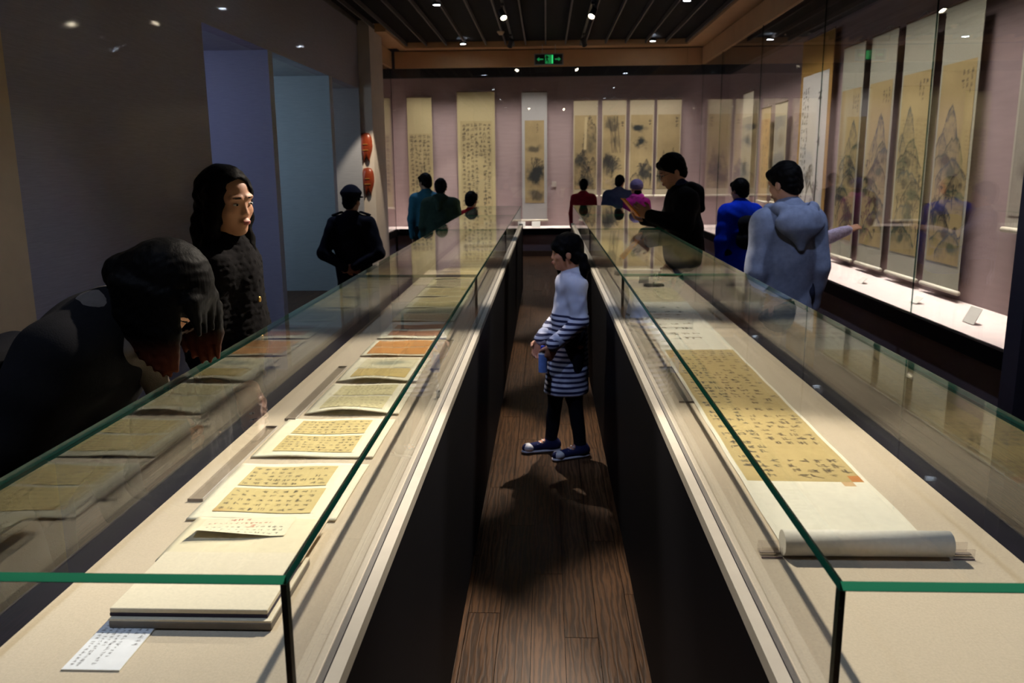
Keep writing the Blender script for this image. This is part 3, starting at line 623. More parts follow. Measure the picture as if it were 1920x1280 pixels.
# ------------------------------------------------------------------ right deck: handscroll
hs = empty('handscroll', (.58, 1.45, ZD)); tag(hs, 'unrolled handscroll of flowing calligraphy lying along the right case', 'scroll')
def hp(o): o.matrix_parent_inverse = Matrix.Translation((-.58, -1.45, -ZD)); return o
XL, XR = .440, .722
im = Img(XR-XL, 3.46, .0026, srgb(232, 226, 208)).age(.05, .1)
def hz(U, V): return .9225+.0012*np.sin(V*21)*np.cos(U*9)+.0018*np.exp(-((U-.0)/.02)**2)
im.rect(.012, XR-XL-.008, .366, 1.755, srgb(190, 168, 116)); n = fnoise(im.ny, im.nx, 40); mk = ((im.V > .366) & (im.V < 1.755) & (im.U > .012) & (im.U < XR-XL-.008)); im.a *= (1-.22*(n-.4)*mk)[:, :, None]
im.rows(.022, XR-XL-.015, .385, 1.74, 40, .026, INK, .9, gap_p=.16, fill=.85, step=1.35)
im.rect(XR-XL-.036, XR-XL-.008, .368, .405, srgb(190, 110, 52), .8); im.rect(XR-XL-.062, XR-XL-.034, .338, .364, srgb(196, 150, 92), .8)
for (u, v, s_) in [(.08+.055*i+RNG.normal(0, .008), 1.98+.11*j+RNG.normal(0, .01), .05) for i in range(3) for j in range(8)]: im.glyph(u, v, s_*RNG.uniform(.6, 1), INK, .9, math.pi/2)
im.rect(0, XR-XL, 2.93, 3.0, srgb(208, 196, 160)); im.rect(0, XR-XL, 3.0, 3.46, srgb(214, 200, 160)); im.rows(.03, .2, 3.05, 3.4, 5, .04, INK, .6)
hp(sheet('scroll_sheet', im, lambda U, V: (U+XL+.018*np.clip(V/3.46, 0, 1), V+1.44, hz(U, V)), hs))
rl = MB().tube((XL-.008, 1.443, .9445), (XR+.010, 1.443, .9445), .0235, seg=28).obj('scroll_roll', M['silk_white'], hs, smooth=False); hp(rl)
for p in rl.data.polygons: p.use_smooth = len(p.vertices) == 4
def rest_block(x0, x1, label):
    t = empty('scroll_rest', ((x0+x1)/2, 1.445, ZD)); tag(t, label, 'holder', 'clear rests under the scroll roll'); w_ = (x1-x0)/2
    MB().box(-w_, w_, -.016, .016, .0005, .004).obj('base', M['acrylic'], t)
    for y_ in (-.016, .013): MB().box(-w_, w_, y_, y_+.003, .004, .02).obj('lip', M['acrylic'], t)
    MB().box(-w_, w_, -.0172, -.016, .0005, .003).obj('edge_line', MM('purple_edge', srgb(96, 76, 96), .4), t)
    MB().box(-w_, w_, -.004, .004, .0042, .006).obj('groove', M['acrylic_edge'], t)
rest_block(.392, .43, 'clear scroll rest at the left end of the roll'); rest_block(.734, .772, 'clear scroll rest at the right end of the roll')
t = empty('caption_card', (.60, 5.12, ZD)); tag(t, 'small white caption card standing beyond the handscroll title', 'label')
MB().box(-.03, .03, -.001, .001, .002, .05).obj('card', M['paper_white'], t); MB().box(-.03, .03, -.006, .015, 0, .002).obj('foot', M['acrylic'], t)
t = empty('paperweight', (.64, 4.96, ZD)); tag(t, 'black paperweight at the far end of the first handscroll', 'paperweight')
MB().box(-.06, .06, -.012, .012, .003, .018).obj('bar', M['black_metal'], t, bevel=.003); MB().tube((0, 0, .018), (0, 0, .028), .006).obj('knob', M['black_metal'], t)
h2 = empty('handscroll', (.60, 7.2, ZD)); tag(h2, 'second handscroll further down the right case beyond the caption card', 'scroll')
im = Img(.28, 3.6, .006, srgb(214, 204, 166)).age(.1, .2); im.rect(.012, .268, .5, 3.2, srgb(204, 184, 124)); im.rows(.02, .26, .55, 3.15, 60, .024, INK, .6)
sheet('scroll_sheet', im, lambda U, V: (U-.14, V-1.7, .0025+.001*np.sin(V*20)), h2); MB().tube((-.15, -1.70, .022), (.15, -1.70, .022), .0185, seg=20).obj('scroll_roll', M['silk_white'], h2)
s3 = empty('handscroll', (-.58, 8.8, ZD)); tag(s3, 'pale handscroll at the far end of the left case', 'scroll')
im = Img(.28, 2.6, .006, srgb(216, 206, 168)).age(.1, .2); im.rows(.02, .26, .3, 2.3, 40, .024, INK, .5)
sheet('scroll_sheet', im, lambda U, V: (U-.14, V-1.3, .0025+.001*np.sin(V*20)), s3); MB().tube((-.15, -1.31, .020), (.15, -1.31, .020), .0185, seg=20).obj('scroll_roll', M['silk_white'], s3)

# ------------------------------------------------------------------ ceiling fittings
M['lamp_warm'] = emit('lamp_warm', (1, .86, .62), 60); M['lamp_cool'] = emit('lamp_cool', (.72, .84, 1), 80)
for tx, nm in ((.60, 'right'), (-.55, 'left')):
    o = B(tx-.018, tx+.018, .0, 15.2, 3.665, 3.70).obj('track_rail', M['black_metal']); tag(o, 'black lighting track on the ceiling, %s of the two' % nm, 'track')
nT = {}
for (tx, ly, aim, p) in TRACKS:
    t = empty('track_spotlight', (tx, ly, 3.665)); side = 'right' if tx > 0 else 'left'
    nT[side] = nT.get(side, 0)+1
    order = ['nearest', 'second', 'third', 'fourth', 'fifth', 'sixth', 'cool white one'][nT[side]-1]
    tag(t, 'black track spotlight, %s from the camera on the %s ceiling track' % (order, side), 'spotlight', 'track spotlights')
    d = (Vector(aim)-Vector((tx, ly, 3.53))).normalized(); c = Vector((0, 0, -.135))
    MB().box(-.02, .02, -.05, .05, -.03, 0).obj('adapter', M['black_metal'], t, bevel=.003)
    MB().tube((0, 0, -.03), (0, 0, -.09), .008).obj('stem', M['black_metal'], t)
    h_ = MB(); a = c-d*.07; b = c+d*.055; h_.tube(a, b, .036, .042, 20, cap=False); h_.tube(a, a+d*.001, .036, .036, 20); h_.obj('barrel', M['black_metal'], t)
    MB().tube(c+d*.038, c+d*.040, .037, .037, 20).obj('lens', M['lamp_warm'], t)
for i, (x, y) in enumerate(DOWN):
    t = empty('downlight', (x, y, 3.70)); side = 'right' if x > 0 else 'left'
    tag(t, 'round cool white downlight, %s in the %s ceiling row' % (['furthest', 'second furthest', 'middle', 'second nearest', 'nearest'][i % 5], side), 'downlight', 'cool ceiling downlights')
    r = MB(); r.tube((0, 0, -.03), (0, 0, .0), .055, .055, 24, cap=False); r.tube((0, 0, -.03), (0, 0, -.029), .055, .046, 24, cap=False); r.obj('rim', M['black_metal'], t)
    MB().tube((0, 0, -.026), (0, 0, -.024), .045, .045, 24).obj('lens', M['lamp_cool'], t)
t = empty('smoke_detector', (-.70, 13.8, 3.70)); tag(t, 'beige round smoke detector on the ceiling left of the exit sign', 'detector')
MB().tube((0, 0, -.02), (0, 0, 0), .055, .06, 20).obj('base', MM('plastic_beige', srgb(220, 190, 150), .5), t); MB().tube((0, 0, -.05), (0, 0, -.02), .03, .048, 20).obj('head', M['plastic_beige'], t)
# exit sign: arrows either side of a running figure in a doorway, green on black
t = empty('exit_sign', (.055, 15.1, 3.335)); tag(t, 'green and black exit sign with running figure hung from the ceiling', 'sign')
MB().box(-.25, .25, -.02, .02, 0, .19).obj('housing', MM('sign_frame', srgb(120, 124, 130), .4), t, bevel=.004)
MB().box(-.232, .232, -.0225, -.0195, .016, .174).obj('face', MM('sign_black', (.002, .006, .004), .4), t)
gm = emit('sign_green', (.05, 1, .25), .75); gd = emit('sign_green_dim', (.04, .8, .2), .22)
MB().box(-.062, .075, -.0245, -.0224, .024, .166).obj('doorway', gd, t)
MB().prism([(-.048,.158),(-.03,.158),(-.012,.135),(.004,.13),(.004,.118),(-.02,.118),(-.016,.085),(-.002,.07),(-.006,.034),(-.018,.034),(-.016,.064),(-.034,.078),(-.05,.05),(-.056,.058),(-.04,.092),(-.044,.12),(-.056,.104),(-.060,.112),(-.048,.135)], -.0262, -.0244).obj('running_figure', MM('figure_black', (.002, .01, .005), .4), t)
MB().box(.052, .072, -.0262, -.0244, .024, .166).obj('door_bar', gm, t)
MB().prism([(-.205,.095),(-.165,.130),(-.165,.105),(-.095,.105),(-.095,.085),(-.165,.085),(-.165,.060)], -.0245, -.0224).obj('left_arrow', gd, t)
MB().prism([(.205,.095),(.165,.060),(.165,.085),(.105,.085),(.105,.105),(.165,.105),(.165,.130)], -.0245, -.0224).obj('right_arrow', gd, t)
for x in (-.11, .11): MB().tube((x, 0, .19), (x, 0, .34), .004, seg=8).obj('hanger_rod', M['steel'], t)

# carved plaques on the pilaster
def plaque(z, h, label, loc_x):
    t = empty('carved_plaque', (loc_x, 13.02, z)); tag(t, label, 'plaque', 'red plaques on the pilaster')
    prof = [(0, .5), (.10, .47), (.145, .36), (.165, .2), (.168, .05), (.15, -.1), (.11, -.26), (.085, -.38), (.075, -.5), (.055, -.42), (.03, -.34), (0, -.31)]
    pts = [(x*.62*h/.47, y*h) for x, y in prof]; full = pts+[(-x, y) for x, y in pts[-2:0:-1]]
    n = len(full); v = []; fcs = []
    for (k_, yy_) in ((1.0, -.02), (.86, -.045), (.55, -.058)): v += [(x*k_, yy_, y*k_) for x, y in full]
    v.append((0, -.062, 0)); bk = len(v); v += [(x, -.005, y) for x, y in full]
    for r_ in range(2):
        for i in range(n): j = (i+1) % n; fcs.append((r_*n+i, r_*n+j, (r_+1)*n+j, (r_+1)*n+i))
    for i in range(n): fcs.append((2*n+i, 2*n+(i+1) % n, 3*n))
    for i in range(n): j = (i+1) % n; fcs.append((bk+j, bk+i, i, j)[::-1] if False else (bk+i, bk+j, j, i))
    fcs.append(tuple(bk+i for i in range(n-1, -1, -1)))
    mb = MB(); mb.v = v; mb.f = fcs; mb.mi = [0]*len(fcs)
    mb.obj('shield', MM('lacquer_red', srgb(118, 46, 22), .3, .3, 14, .1, 60, coat=.4, stretch=(1, 1, .3)), t, smooth=True)
    MB().tube((-.045, -.062, -.07*h), (.045, -.062, -.07*h), .006).obj('carved_bar', MM('gold', srgb(190, 140, 70), .4, metal=.6), t)
    MB().tube((-.035, -.064, .12*h), (.035, -.064, .12*h), .006).obj('carved_bar', M['gold'], t)
    br = MB().tube((0, 0, 0), (0, -.02, 0), .012).obj('wall_pin', M['steel'], t); return t
plaque(1.925, .46, 'upper carved red brown plaque on the pale pilaster', -2.735); plaque(1.415, .44, 'lower carved red brown plaque on the pale pilaster', -2.725)
#PEOPLE
# ------------------------------------------------------------------ people: smooth implicit figures meshed with surface nets
def surfnet(F, lo, h):
    S = F < 0; nx, ny, nz = F.shape
    c = np.zeros((nx-1, ny-1, nz-1), np.uint8)
    for dx in (0, 1):
        for dy in (0, 1):
            for dz in (0, 1): c += S[dx:nx-1+dx, dy:ny-1+dy, dz:nz-1+dz]
    ac = np.argwhere((c > 0) & (c < 8)); vid = np.full(c.shape, -1, np.int32); vid[tuple(ac.T)] = np.arange(len(ac))
    acc = np.zeros((len(ac), 3)); cnt = np.zeros(len(ac)); i, j, k = ac.T
    for ax in range(3):
        o1, o2 = [a for a in range(3) if a != ax]
        for p in (0, 1):
            for q in (0, 1):
                a = np.zeros(3, int); a[o1] = p; a[o2] = q; b = a.copy(); b[ax] = 1
                fa = F[i+a[0], j+a[1], k+a[2]]; fb = F[i+b[0], j+b[1], k+b[2]]; m = (fa < 0) != (fb < 0)
                t = np.where(m, fa/np.where(m, fa-fb, 1), 0)
                pt = np.tile(a.astype(float), (len(ac), 1)); pt[:, ax] += t; acc += pt*m[:, None]; cnt += m
    V = (ac+acc/np.maximum(cnt, 1)[:, None])*h+np.array(lo); Q = []
    for ax in range(3):
        o1, o2 = [(1, 2), (2, 0), (0, 1)][ax]
        sl = [slice(0, None)]*3; sl2 = [slice(0, None)]*3; sl[ax] = slice(0, -1); sl2[ax] = slice(1, None)
        d = S[tuple(sl)].astype(np.int8)-S[tuple(sl2)].astype(np.int8)
        e = np.argwhere(d != 0)
        e = e[(e[:, o1] > 0) & (e[:, o2] > 0) & (e[:, o1] < F.shape[o1]-1) & (e[:, o2] < F.shape[o2]-1)]
        sg = d[tuple(e.T)]; c0 = e.copy(); u = np.zeros(3, int); u[o1] = 1; v = np.zeros(3, int); v[o2] = 1
        g = lambda x: vid[tuple(x.T)]
        q = np.stack([g(c0-u-v), g(c0-v), g(c0), g(c0-u)], 1)
        q[sg < 0] = q[sg < 0][:, ::-1]; Q.append(q)
    Q = np.concatenate(Q); Q = Q[(Q >= 0).all(1)]; return V, Q
def bulk_mesh(name, V, Q, m):
    me = bpy.data.meshes.new(name); me.vertices.add(len(V)); me.vertices.foreach_set('co', V.astype(np.float32).ravel()); nq = len(Q)
    me.loops.add(nq*4); me.loops.foreach_set('vertex_index', Q.astype(np.int32).ravel()); me.polygons.add(nq)
    me.polygons.foreach_set('loop_start', np.arange(0, nq*4, 4, dtype=np.int32)); me.polygons.foreach_set('loop_total', np.full(nq, 4, np.int32))
    me.polygons.foreach_set('use_smooth', np.ones(nq, bool)); me.update(calc_edges=True); me.materials.append(m); return me
class Xf:
    """rigid frame: columns of A are the local axes, o the origin"""
    def __init__(s, o=(0,0,0), A=np.eye(3)): s.o = np.array(o, float); s.A = np.array(A, float)
    def pt(s, p): return s.o+s.A@np.array(p, float)
ID = Xf()
def rotx(a): c, s = math.cos(a), math.sin(a); return np.array([[1,0,0],[0,c,-s],[0,s,c]])
def rotz(a): c, s = math.cos(a), math.sin(a); return np.array([[c,-s,0],[s,c,0],[0,0,1]])
def roty(a): c, s = math.cos(a), math.sin(a); return np.array([[c,0,s],[0,1,0],[-s,0,c]])
class Fld:
    def __init__(s, h): s.h = h; s.P = []
    def rc(s, a, b, ra, rb=None, k=.03, sc=(1,1,1), X=ID, op=1): s.P.append(('rc', np.array(a, float), np.array(b, float), ra, ra if rb is None else rb, k, np.array(sc, float), X, op)); return s
    def ell(s, c, r, k=.03, X=ID, op=1): s.P.append(('el', np.array(c, float), np.array(r, float), 0, 0, k, None, X, op)); return s
    def chain(s, pts, rs, k=.03, sc=(1,1,1), X=ID):
        for i in range(len(pts)-1): s.rc(pts[i], pts[i+1], rs[i], rs[i+1], k, sc, X)
        return s
    def cut(s, n, p, X=ID, k=.01): s.P.append(('cut', np.array(p, float), np.array(n, float), 0, 0, k, None, X, -2)); return s
    def noise(s, amp, fr, seed=0): s.P.append(('nz', None, None, amp, fr, seed, None, ID, 3)); return s
    def box(s, p):
        if p[0] == 'rc':
            r = max(p[3], p[4])*max(p[6]); a = p[7].pt(p[1]); b = p[7].pt(p[2]); return np.minimum(a, b)-r, np.maximum(a, b)+r
        r = max(p[2]); c = p[7].pt(p[1]); return c-r, c+r
    def build(s):
        L = [s.box(p) for p in s.P if p[0] in ('rc', 'el') and p[8] == 1]; lo = np.min([b[0] for b in L], 0)-3*s.h-.01; hi = np.max([b[1] for b in L], 0)+3*s.h+.01
        n = np.ceil((hi-lo)/s.h).astype(int)+1; F = np.full(n, .5, np.float32); G = [np.arange(n[a])*s.h+lo[a] for a in range(3)]
        for p in s.P:
            t = p[0]; k = p[5]
            if t == 'nz':
                x, y, z = (g.astype(np.float32) for g in G); fr = p[4]; q = k*1.7; x = x[:, None, None]; y = y[None, :, None]; z = z[None, None, :]
                F += p[3]*(np.sin(x*fr+2.1*np.sin(z*fr*.7+q)+q)*np.sin(y*fr*1.1+1.7*np.sin(x*fr*.6+z*fr*.8)+q*2)*.6+.4*np.sin(z*fr*1.9+1.3*np.sin(y*fr*1.3+x*fr)+q*3)); continue
            if t == 'cut': i0, i1 = np.zeros(3, int), n
            else:
                b0, b1 = s.box(p); m = k+2*s.h; i0 = np.maximum(0, np.floor((b0-m-lo)/s.h).astype(int)); i1 = np.minimum(n, np.ceil((b1+m-lo)/s.h).astype(int)+1)
                if (i1 <= i0).any(): continue
            g = np.stack(np.meshgrid(*[G[a][i0[a]:i1[a]] for a in range(3)], indexing='ij'), -1).astype(np.float32)
            X = p[7]
            if X is not ID: g = (g-X.o.astype(np.float32))@X.A.astype(np.float32)
            if t == 'rc':
                sc = p[6]; q = ((g-p[1])/sc).astype(np.float32); ba = (p[2]-p[1])/sc; tt = np.clip(q@ba.astype(np.float32)/(ba@ba+1e-9), 0, 1)
                d = (np.linalg.norm(q-tt[..., None]*ba.astype(np.float32), axis=-1)-(p[3]+(p[4]-p[3])*tt))*sc.min()
            elif t == 'el':
                q = g-p[1].astype(np.float32); r = p[2].astype(np.float32); k0 = np.linalg.norm(q/r, axis=-1); k1 = np.linalg.norm(q/(r*r), axis=-1)+1e-6; d = k0*(k0-1)/k1
            else: d = (g-p[1].astype(np.float32))@(p[2]/np.linalg.norm(p[2])).astype(np.float32)
            sl = tuple(slice(i0[a], i1[a]) for a in range(3)); f = F[sl]; k = max(k, 1e-4)
            if p[8] == 1: hh = np.clip(.5+.5*(f-d)/k, 0, 1); F[sl] = f*(1-hh)+d*hh-k*hh*(1-hh)
            elif p[8] == -1: hh = np.clip(.5-.5*(f+d)/k, 0, 1); F[sl] = f*(1-hh)-d*hh+k*hh*(1-hh)
            else: hh = np.clip(.5-.5*(f-d)/k, 0, 1); F[sl] = f*(1-hh)+d*hh+k*hh*(1-hh)   # intersect with the half space d < 0
        return surfnet(F, lo, s.h)
    def obj(s, name, m, parent):
        V, Q = s.build(); return link(name, bulk_mesh(name, V, Q, m), parent)
def unit(v): v = np.array(v, float); return v/np.linalg.norm(v)

class Fig:
    """skeleton in local space: x to the person's right, y forward, z up; sizes for a 1.7 m adult times s"""
    def __init__(g, name, label, loc, yaw, height, lean=0, head=(0, 0, 0), child=1.0, arms=None, legs=None, vox=.009, width=1.0, group=None, side=0):
        g.s = s = height/1.7; g.h = vox; g.root = empty('person', (loc[0], loc[1], 0), R_(yaw-90)); tag(g.root, label, 'person', group); g.w = width; g.hs = s*child
        hip = np.array([0, 0, .93*s]); g.T = Xf(hip, rotx(R_(-lean))@roty(R_(side))); T = lambda x, y, z: g.T.pt(np.array([x*s, y*s, z*s])-hip)
        g.loc = lambda x, y, z: np.array([x*s, y*s, z*s])-hip     # torso canonical -> torso local
        J = g.J = {}
        for sd, k in ((1, 'R'), (-1, 'L')):
            J['sh'+k] = T(sd*.160*width, -.01, 1.355); J['hip'+k] = np.array([sd*.088, 0, .92])*s
            J['kn'+k] = np.array([sd*.095, .012, .49])*s; J['an'+k] = np.array([sd*.10, -.025, .085])*s; J['toe'+k] = np.array([sd*.115, .15, .028])*s
            J['el'+k] = J['sh'+k]+np.array([sd*.045, -.025, -.285])*s; J['wr'+k] = J['el'+k]+np.array([sd*.0, .06, -.235])*s
            J['hd'+k] = (J['wr'+k]-J['el'+k], np.array([-sd, 0, 0.]))
        for k, v in (arms or {}).items(): J[k] = np.array(v, float)*s if not k.startswith('hd') else v
        for k, v in (legs or {}).items(): J[k] = np.array(v, float)*s
        J['neck'] = T(0, -.01, 1.435)
        hy, hp, hr = head
        A = rotz(R_(hy))@rotx(R_(-hp))@roty(R_(hr)); up = g.T.A@np.array([0, .012, .10])*s
        base = J['neck']+up*.65; g.H = Xf(base+A@np.array([0, .02, .085])*g.hs, A)   # head frame, scaled by hs
    def hp_(g, x, y, z): return np.array([x, y, z])*g.hs
    def body(g, skin='skin', face=True, fingers=None, neck=.052):
        s, J, hs = g.s, g.J, g.hs; f = Fld(g.h); L = g.loc; X = g.T; H = g.H; q = g.hp_
        f.rc(L(-.07, 0, .94), L(.07, 0, .94), .105*s, k=.05*s, sc=(1, .85, 1), X=X).rc(L(0, .005, .97), L(0, .005, 1.12), .118*s, .112*s, .05*s, (1.12, .8, 1), X)
        f.rc(L(0, 0, 1.12), L(0, -.005, 1.31), .118*s, .125*s, .05*s, (1.18, .82, 1), X).rc(L(-.12*g.w, -.01, 1.355), L(.12*g.w, -.01, 1.355), .055*s, k=.05*s, X=X)
        f.rc(J['neck']-g.T.A@np.array([0, 0, .03])*s, H.pt(q(0, -.02, -.06)), neck*hs*1.05, neck*hs, .03*s)
        for k in 'RL':
            f.rc(J['sh'+k], J['el'+k], .050*s, .040*s, .03*s).rc(J['el'+k], J['wr'+k], .040*s, .027*s, .02*s)
            f.rc(J['hip'+k], J['kn'+k], .082*s, .053*s, .04*s).rc(J['kn'+k], J['an'+k], .055*s, .036*s, .03*s).rc(J['an'+k], J['toe'+k], .036*s, .028*s, .02*s)
            g.hand(f, k, fingers or {})
        f.ell(q(0, -.012, .028), q(.075, .096, .088), .02*hs, H).ell(q(0, .022, -.035), q(.058, .066, .078), .03*hs, H).ell(q(0, .062, -.092), q(.022, .02, .017), .025*hs, H)
        for sd in (1, -1):
            f.ell(q(sd*.076, -.008, -.012), q(.010, .019, .032), .006*hs, H)
            if face: f.ell(q(sd*.038, .056, -.024), q(.02, .02, .018), .02*hs, H).rc(q(sd*.014, .083, .024), q(sd*.044, .073, .025), .008*hs, k=.012*hs, X=H)
        if face:
            for sd in (1, -1): f.ell(q(sd*.031, .094, .004), q(.016, .012, .008), .008*hs, H, -1)
            f.rc(q(0, .084, .004), q(0, .0945, -.028), .006*hs, .0095*hs, .010*hs, X=H).ell(q(0, .088, -.060), q(.022, .012, .012), .012*hs, H)
            for sd in (1, -1): f.ell(q(sd*.011, .09, -.032), q(.007, .007, .006), .006*hs, H)
        g.bodyo = f.obj('body', M[skin], g.root)
        if face: g.faceparts()
        return g
    def faceparts(g):
        q, H, hs = g.hp_, g.H, g.hs
        for sd in (1, -1):
            e = Fld(.0025).ell(q(sd*.031, .0805, .003), q(.0125, .007, .0044), .001, H).obj('eye', M['eye_white'], g.root)
            Fld(.0022).ell(q(sd*.031, .0862, .003), q(.0052, .003, .0044), .001, H).obj('iris', M['iris'], e)
            Fld(.0028).rc(q(sd*.018, .0905, .0255), q(sd*.046, .0785, .0250), .0032*hs, .0022*hs, X=H).obj('eyebrow', M['hair'], g.root)
        Fld(.003).ell(q(0, .0965, -.0565), q(.018, .0055, .0040), .003, H).ell(q(0, .0960, -.0645), q(.015, .0055, .0048), .003, H).obj('lips', M['lips'], g.root)
    def hand(g, f, k, fg):
        s = g.s*g.hs/g.s; J = g.J; w = J['wr'+k]; d, pn = J['hd'+k]; d = unit(d); pn = unit(np.array(pn, float)-d*np.dot(pn, d)); sd = np.cross(d, pn)  # pn: palm side; sd: across the knuckles
        tside = 1 if k == 'R' else -1; sd = sd*tside; curl = fg.get(k, .5); kk = .006*s
        f.ell((0, 0, 0), (.042*s, .016*s, .05*s), .015*s, Xf(w+d*.052*s, np.stack([sd, pn, d], 1)))
        for i, (o, ln) in enumerate(((.030, .070), (.010, .080), (-.011, .074), (-.030, .058))):
            p = w+d*.088*s+sd*o*s; a = curl*.5; dd = d
            for j, fr in enumerate((.45, .32, .26)):
                dd = unit(dd*math.cos(a)+pn*math.sin(a)); n = p+dd*ln*fr*s; f.rc(p, n, (.0092-.0008*j)*s, (.0086-.0008*j)*s, kk); p = n; a = curl*.75
        p = w+d*.028*s+sd*.034*s; n = p+unit(d*.8+sd*.65+pn*.3)*.035*s; f.rc(p, n, .012*s, .0105*s, .010*s); m = n+unit(d*.9+sd*.15+pn*(.3+.5*curl))*.032*s; f.rc(n, m, .0102*s, .0085*s, kk)
    def top(g, m, hem=.80, fat=.022, name='coat', sleeve=.018, noise=(.004, 26), collar=None, flare=1.0, cuffs=True, sc=.86, armhem=1.0, h=None):
        s, J, L, X = g.s, g.J, g.loc, g.T; f = Fld(h or max(g.h, .008)); t = fat*s; w = g.w
        f.rc(L(0, 0, hem+.09), L(0, 0, 1.10), .125*s*flare+t, .122*s+t, .04*s, (1.18, sc, 1), X).rc(L(0, 0, 1.10), L(0, -.005, 1.31), .122*s+t, .124*s+t, .05*s, (1.18*w, sc, 1), X)
        f.rc(L(0, -.012, 1.385), L(.14*w, -.01, 1.345), .058*s+t, .052*s+t, .05*s, X=X).rc(L(0, -.012, 1.385), L(-.14*w, -.01, 1.345), .058*s+t, .052*s+t, .05*s, X=X)
        f.rc(L(0, -.012, 1.39), L(0, -.008, 1.445 if collar is None else collar), .066*s+t*.5, .058*s+t*.4, .04*s, X=X)
        for k in 'RL':
            e = J['el'+k]; wv = J['wr'+k]; f.rc(J['sh'+k], e, .055*s+t, .043*s+t, .04*s).rc(e, e+(wv-e)*armhem, .043*s+t, .030*s+sleeve*s, .02*s)
        if noise: f.noise(noise[0], noise[1], int(s*100))
        f.cut((0, 0, -1), L(0, 0, hem), X, .012)
        return f.obj(name, m, g.root)
    def bottoms(g, m, name='trousers', fat=.014, ankle=.10, h=None):
        s, J = g.s, g.J; f = Fld(h or max(g.h, .009)); t = fat*s
        f.rc(g.loc(-.07, 0, .95), g.loc(.07, 0, .95), .11*s+t, k=.05*s, sc=(1, .85, 1), X=g.T)
        for k in 'RL': f.rc(J['hip'+k], J['kn'+k], .086*s+t, .058*s+t, .03*s).rc(J['kn'+k], J['an'+k]+np.array([0, 0, .02])*s, .058*s+t, .046*s+t, .03*s)
        f.noise(.003, 24, 3); return f.obj(name, m, g.root)
    def shoes(g, m, sole=None, name='shoe'):
        s, J = g.s*g.hs/g.s, g.J
        for k in 'RL':
            a, t = J['an'+k], J['toe'+k]; d = unit((t-a)*np.array([1, 1, 0])); he = np.array([a[0], a[1], 0])-d*.03*s; tt = np.array([t[0], t[1], 0])+d*.03*s; z = np.array([0, 0, 1.])*s
            f = Fld(.006).rc(he+z*.045, tt+z*.034, .040*s, .031*s, .02, (1, 1, .95)).rc(a+z*.0, he+z*.05+d*.02, .043*s, .043*s, .03).cut((0, 0, -1), (0, 0, .012)).cut((0, 0, 1), (0, 0, a[2]+.035*s))
            o = f.obj(name, m, g.root)
            Fld(.005).rc(he+z*.012, tt+z*.012, .044*s, .036*s, .01, (1, 1, .9)).cut((0, 0, -1), (0, 0, .001)).cut((0, 0, 1), (0, 0, .018)).obj('sole', sole or M['black_metal'], o)
    def hair(g, style, m=None, extra=None, vox=None):
        q, H, hs = g.hp_, g.H, g.hs; m = m or M['hair']; f = Fld(vox or max(.005, g.h*.7))
        if style == 'short':
            f.ell(q(0, -.014, .037), q(.087, .105, .101), .01, H).ell(q(0, -.065, -.03), q(.068, .042, .055), .03*hs, H)
            for i in range(7): f.ell(q(-.054+.018*i, .072-.004*abs(i-3), .078-.003*abs(i-3)+.006*(i % 2)), q(.016, .020, .024), .012*hs, H)
            for sd in (1, -1): f.rc(q(sd*.074, .022, .02), q(sd*.074, .020, -.018), .012*hs, .006*hs, .012*hs, X=H)
            f.noise(.0028, 95, 2); f.cut(unit((0, .66, -.75)), q(0, .088, .054), H, .006*hs)
        elif style == 'long':
            f.ell(q(0, -.014, .034), q(.087, .106, .099), .01, H)
            f.ell(q(.006, .05, .022), q(.054, .09, .066), .010*hs, H, -1).ell(q(0, .075, -.05), q(.058, .085, .10), .012*hs, H, -1)
            for sd in (1, -1): f.chain([q(sd*.066, .012, .05), q(sd*.072, .002, -.05), q(sd*.076, -.005, -.15), q(sd*.080, .02, -.27), q(sd*.075, .05, -.36)], [.022*hs, .026*hs, .028*hs, .030*hs, .014*hs], .03*hs, (1, 1.1, 1), H)
            f.chain([q(0, -.07, .03), q(0, -.085, -.10), q(0, -.095, -.25), q(0, -.09, -.36)], [.055*hs, .060*hs, .062*hs, .05*hs], .04*hs, (1.2, .65, 1), H)
            f.noise(.003, 70, 5)
        elif style == 'bent':
            f.ell(q(0, -.014, .037), q(.087, .105, .101), .01, H).ell(q(0, .05, -.03), q(.060, .075, .085), .008*hs, H, -1); falls(f, q, H, hs)
        elif style == 'fringe':
            f.ell(q(0, -.012, .034), q(.087, .106, .099), .01, H).ell(q(0, -.055, -.03), q(.075, .055, .06), .03*hs, H)
            f.rc(q(-.045, .073, .045), q(.045, .073, .045), .026*hs, k=.02*hs, X=H)
            for sd in (1, -1): f.rc(q(sd*.076, .035, .02), q(sd*.078, .02, -.045), .014*hs, .008*hs, .015*hs, X=H)
            f.noise(.0022, 90, 1); f.ell(q(0, .075, -.055), q(.064, .06, .085), .008*hs, H, -1)
        if extra: extra(f, q, H, hs)
        return f.obj('hair', m, g.root)
def cloth(k, rgb, rough=.9, var=.12, sc=40, **kw): return MM('cloth_'+k, srgb(*rgb), rough, var, sc, .25, 300, spec=.1, **kw)
BLACK = cloth('black', (13, 13, 16), .95); NAVY = cloth('navy', (24, 26, 40)); DARK = cloth('dark', (26, 25, 28)); M['wh_rubber'] = mat('white_rubber', srgb(200, 200, 205), .5)

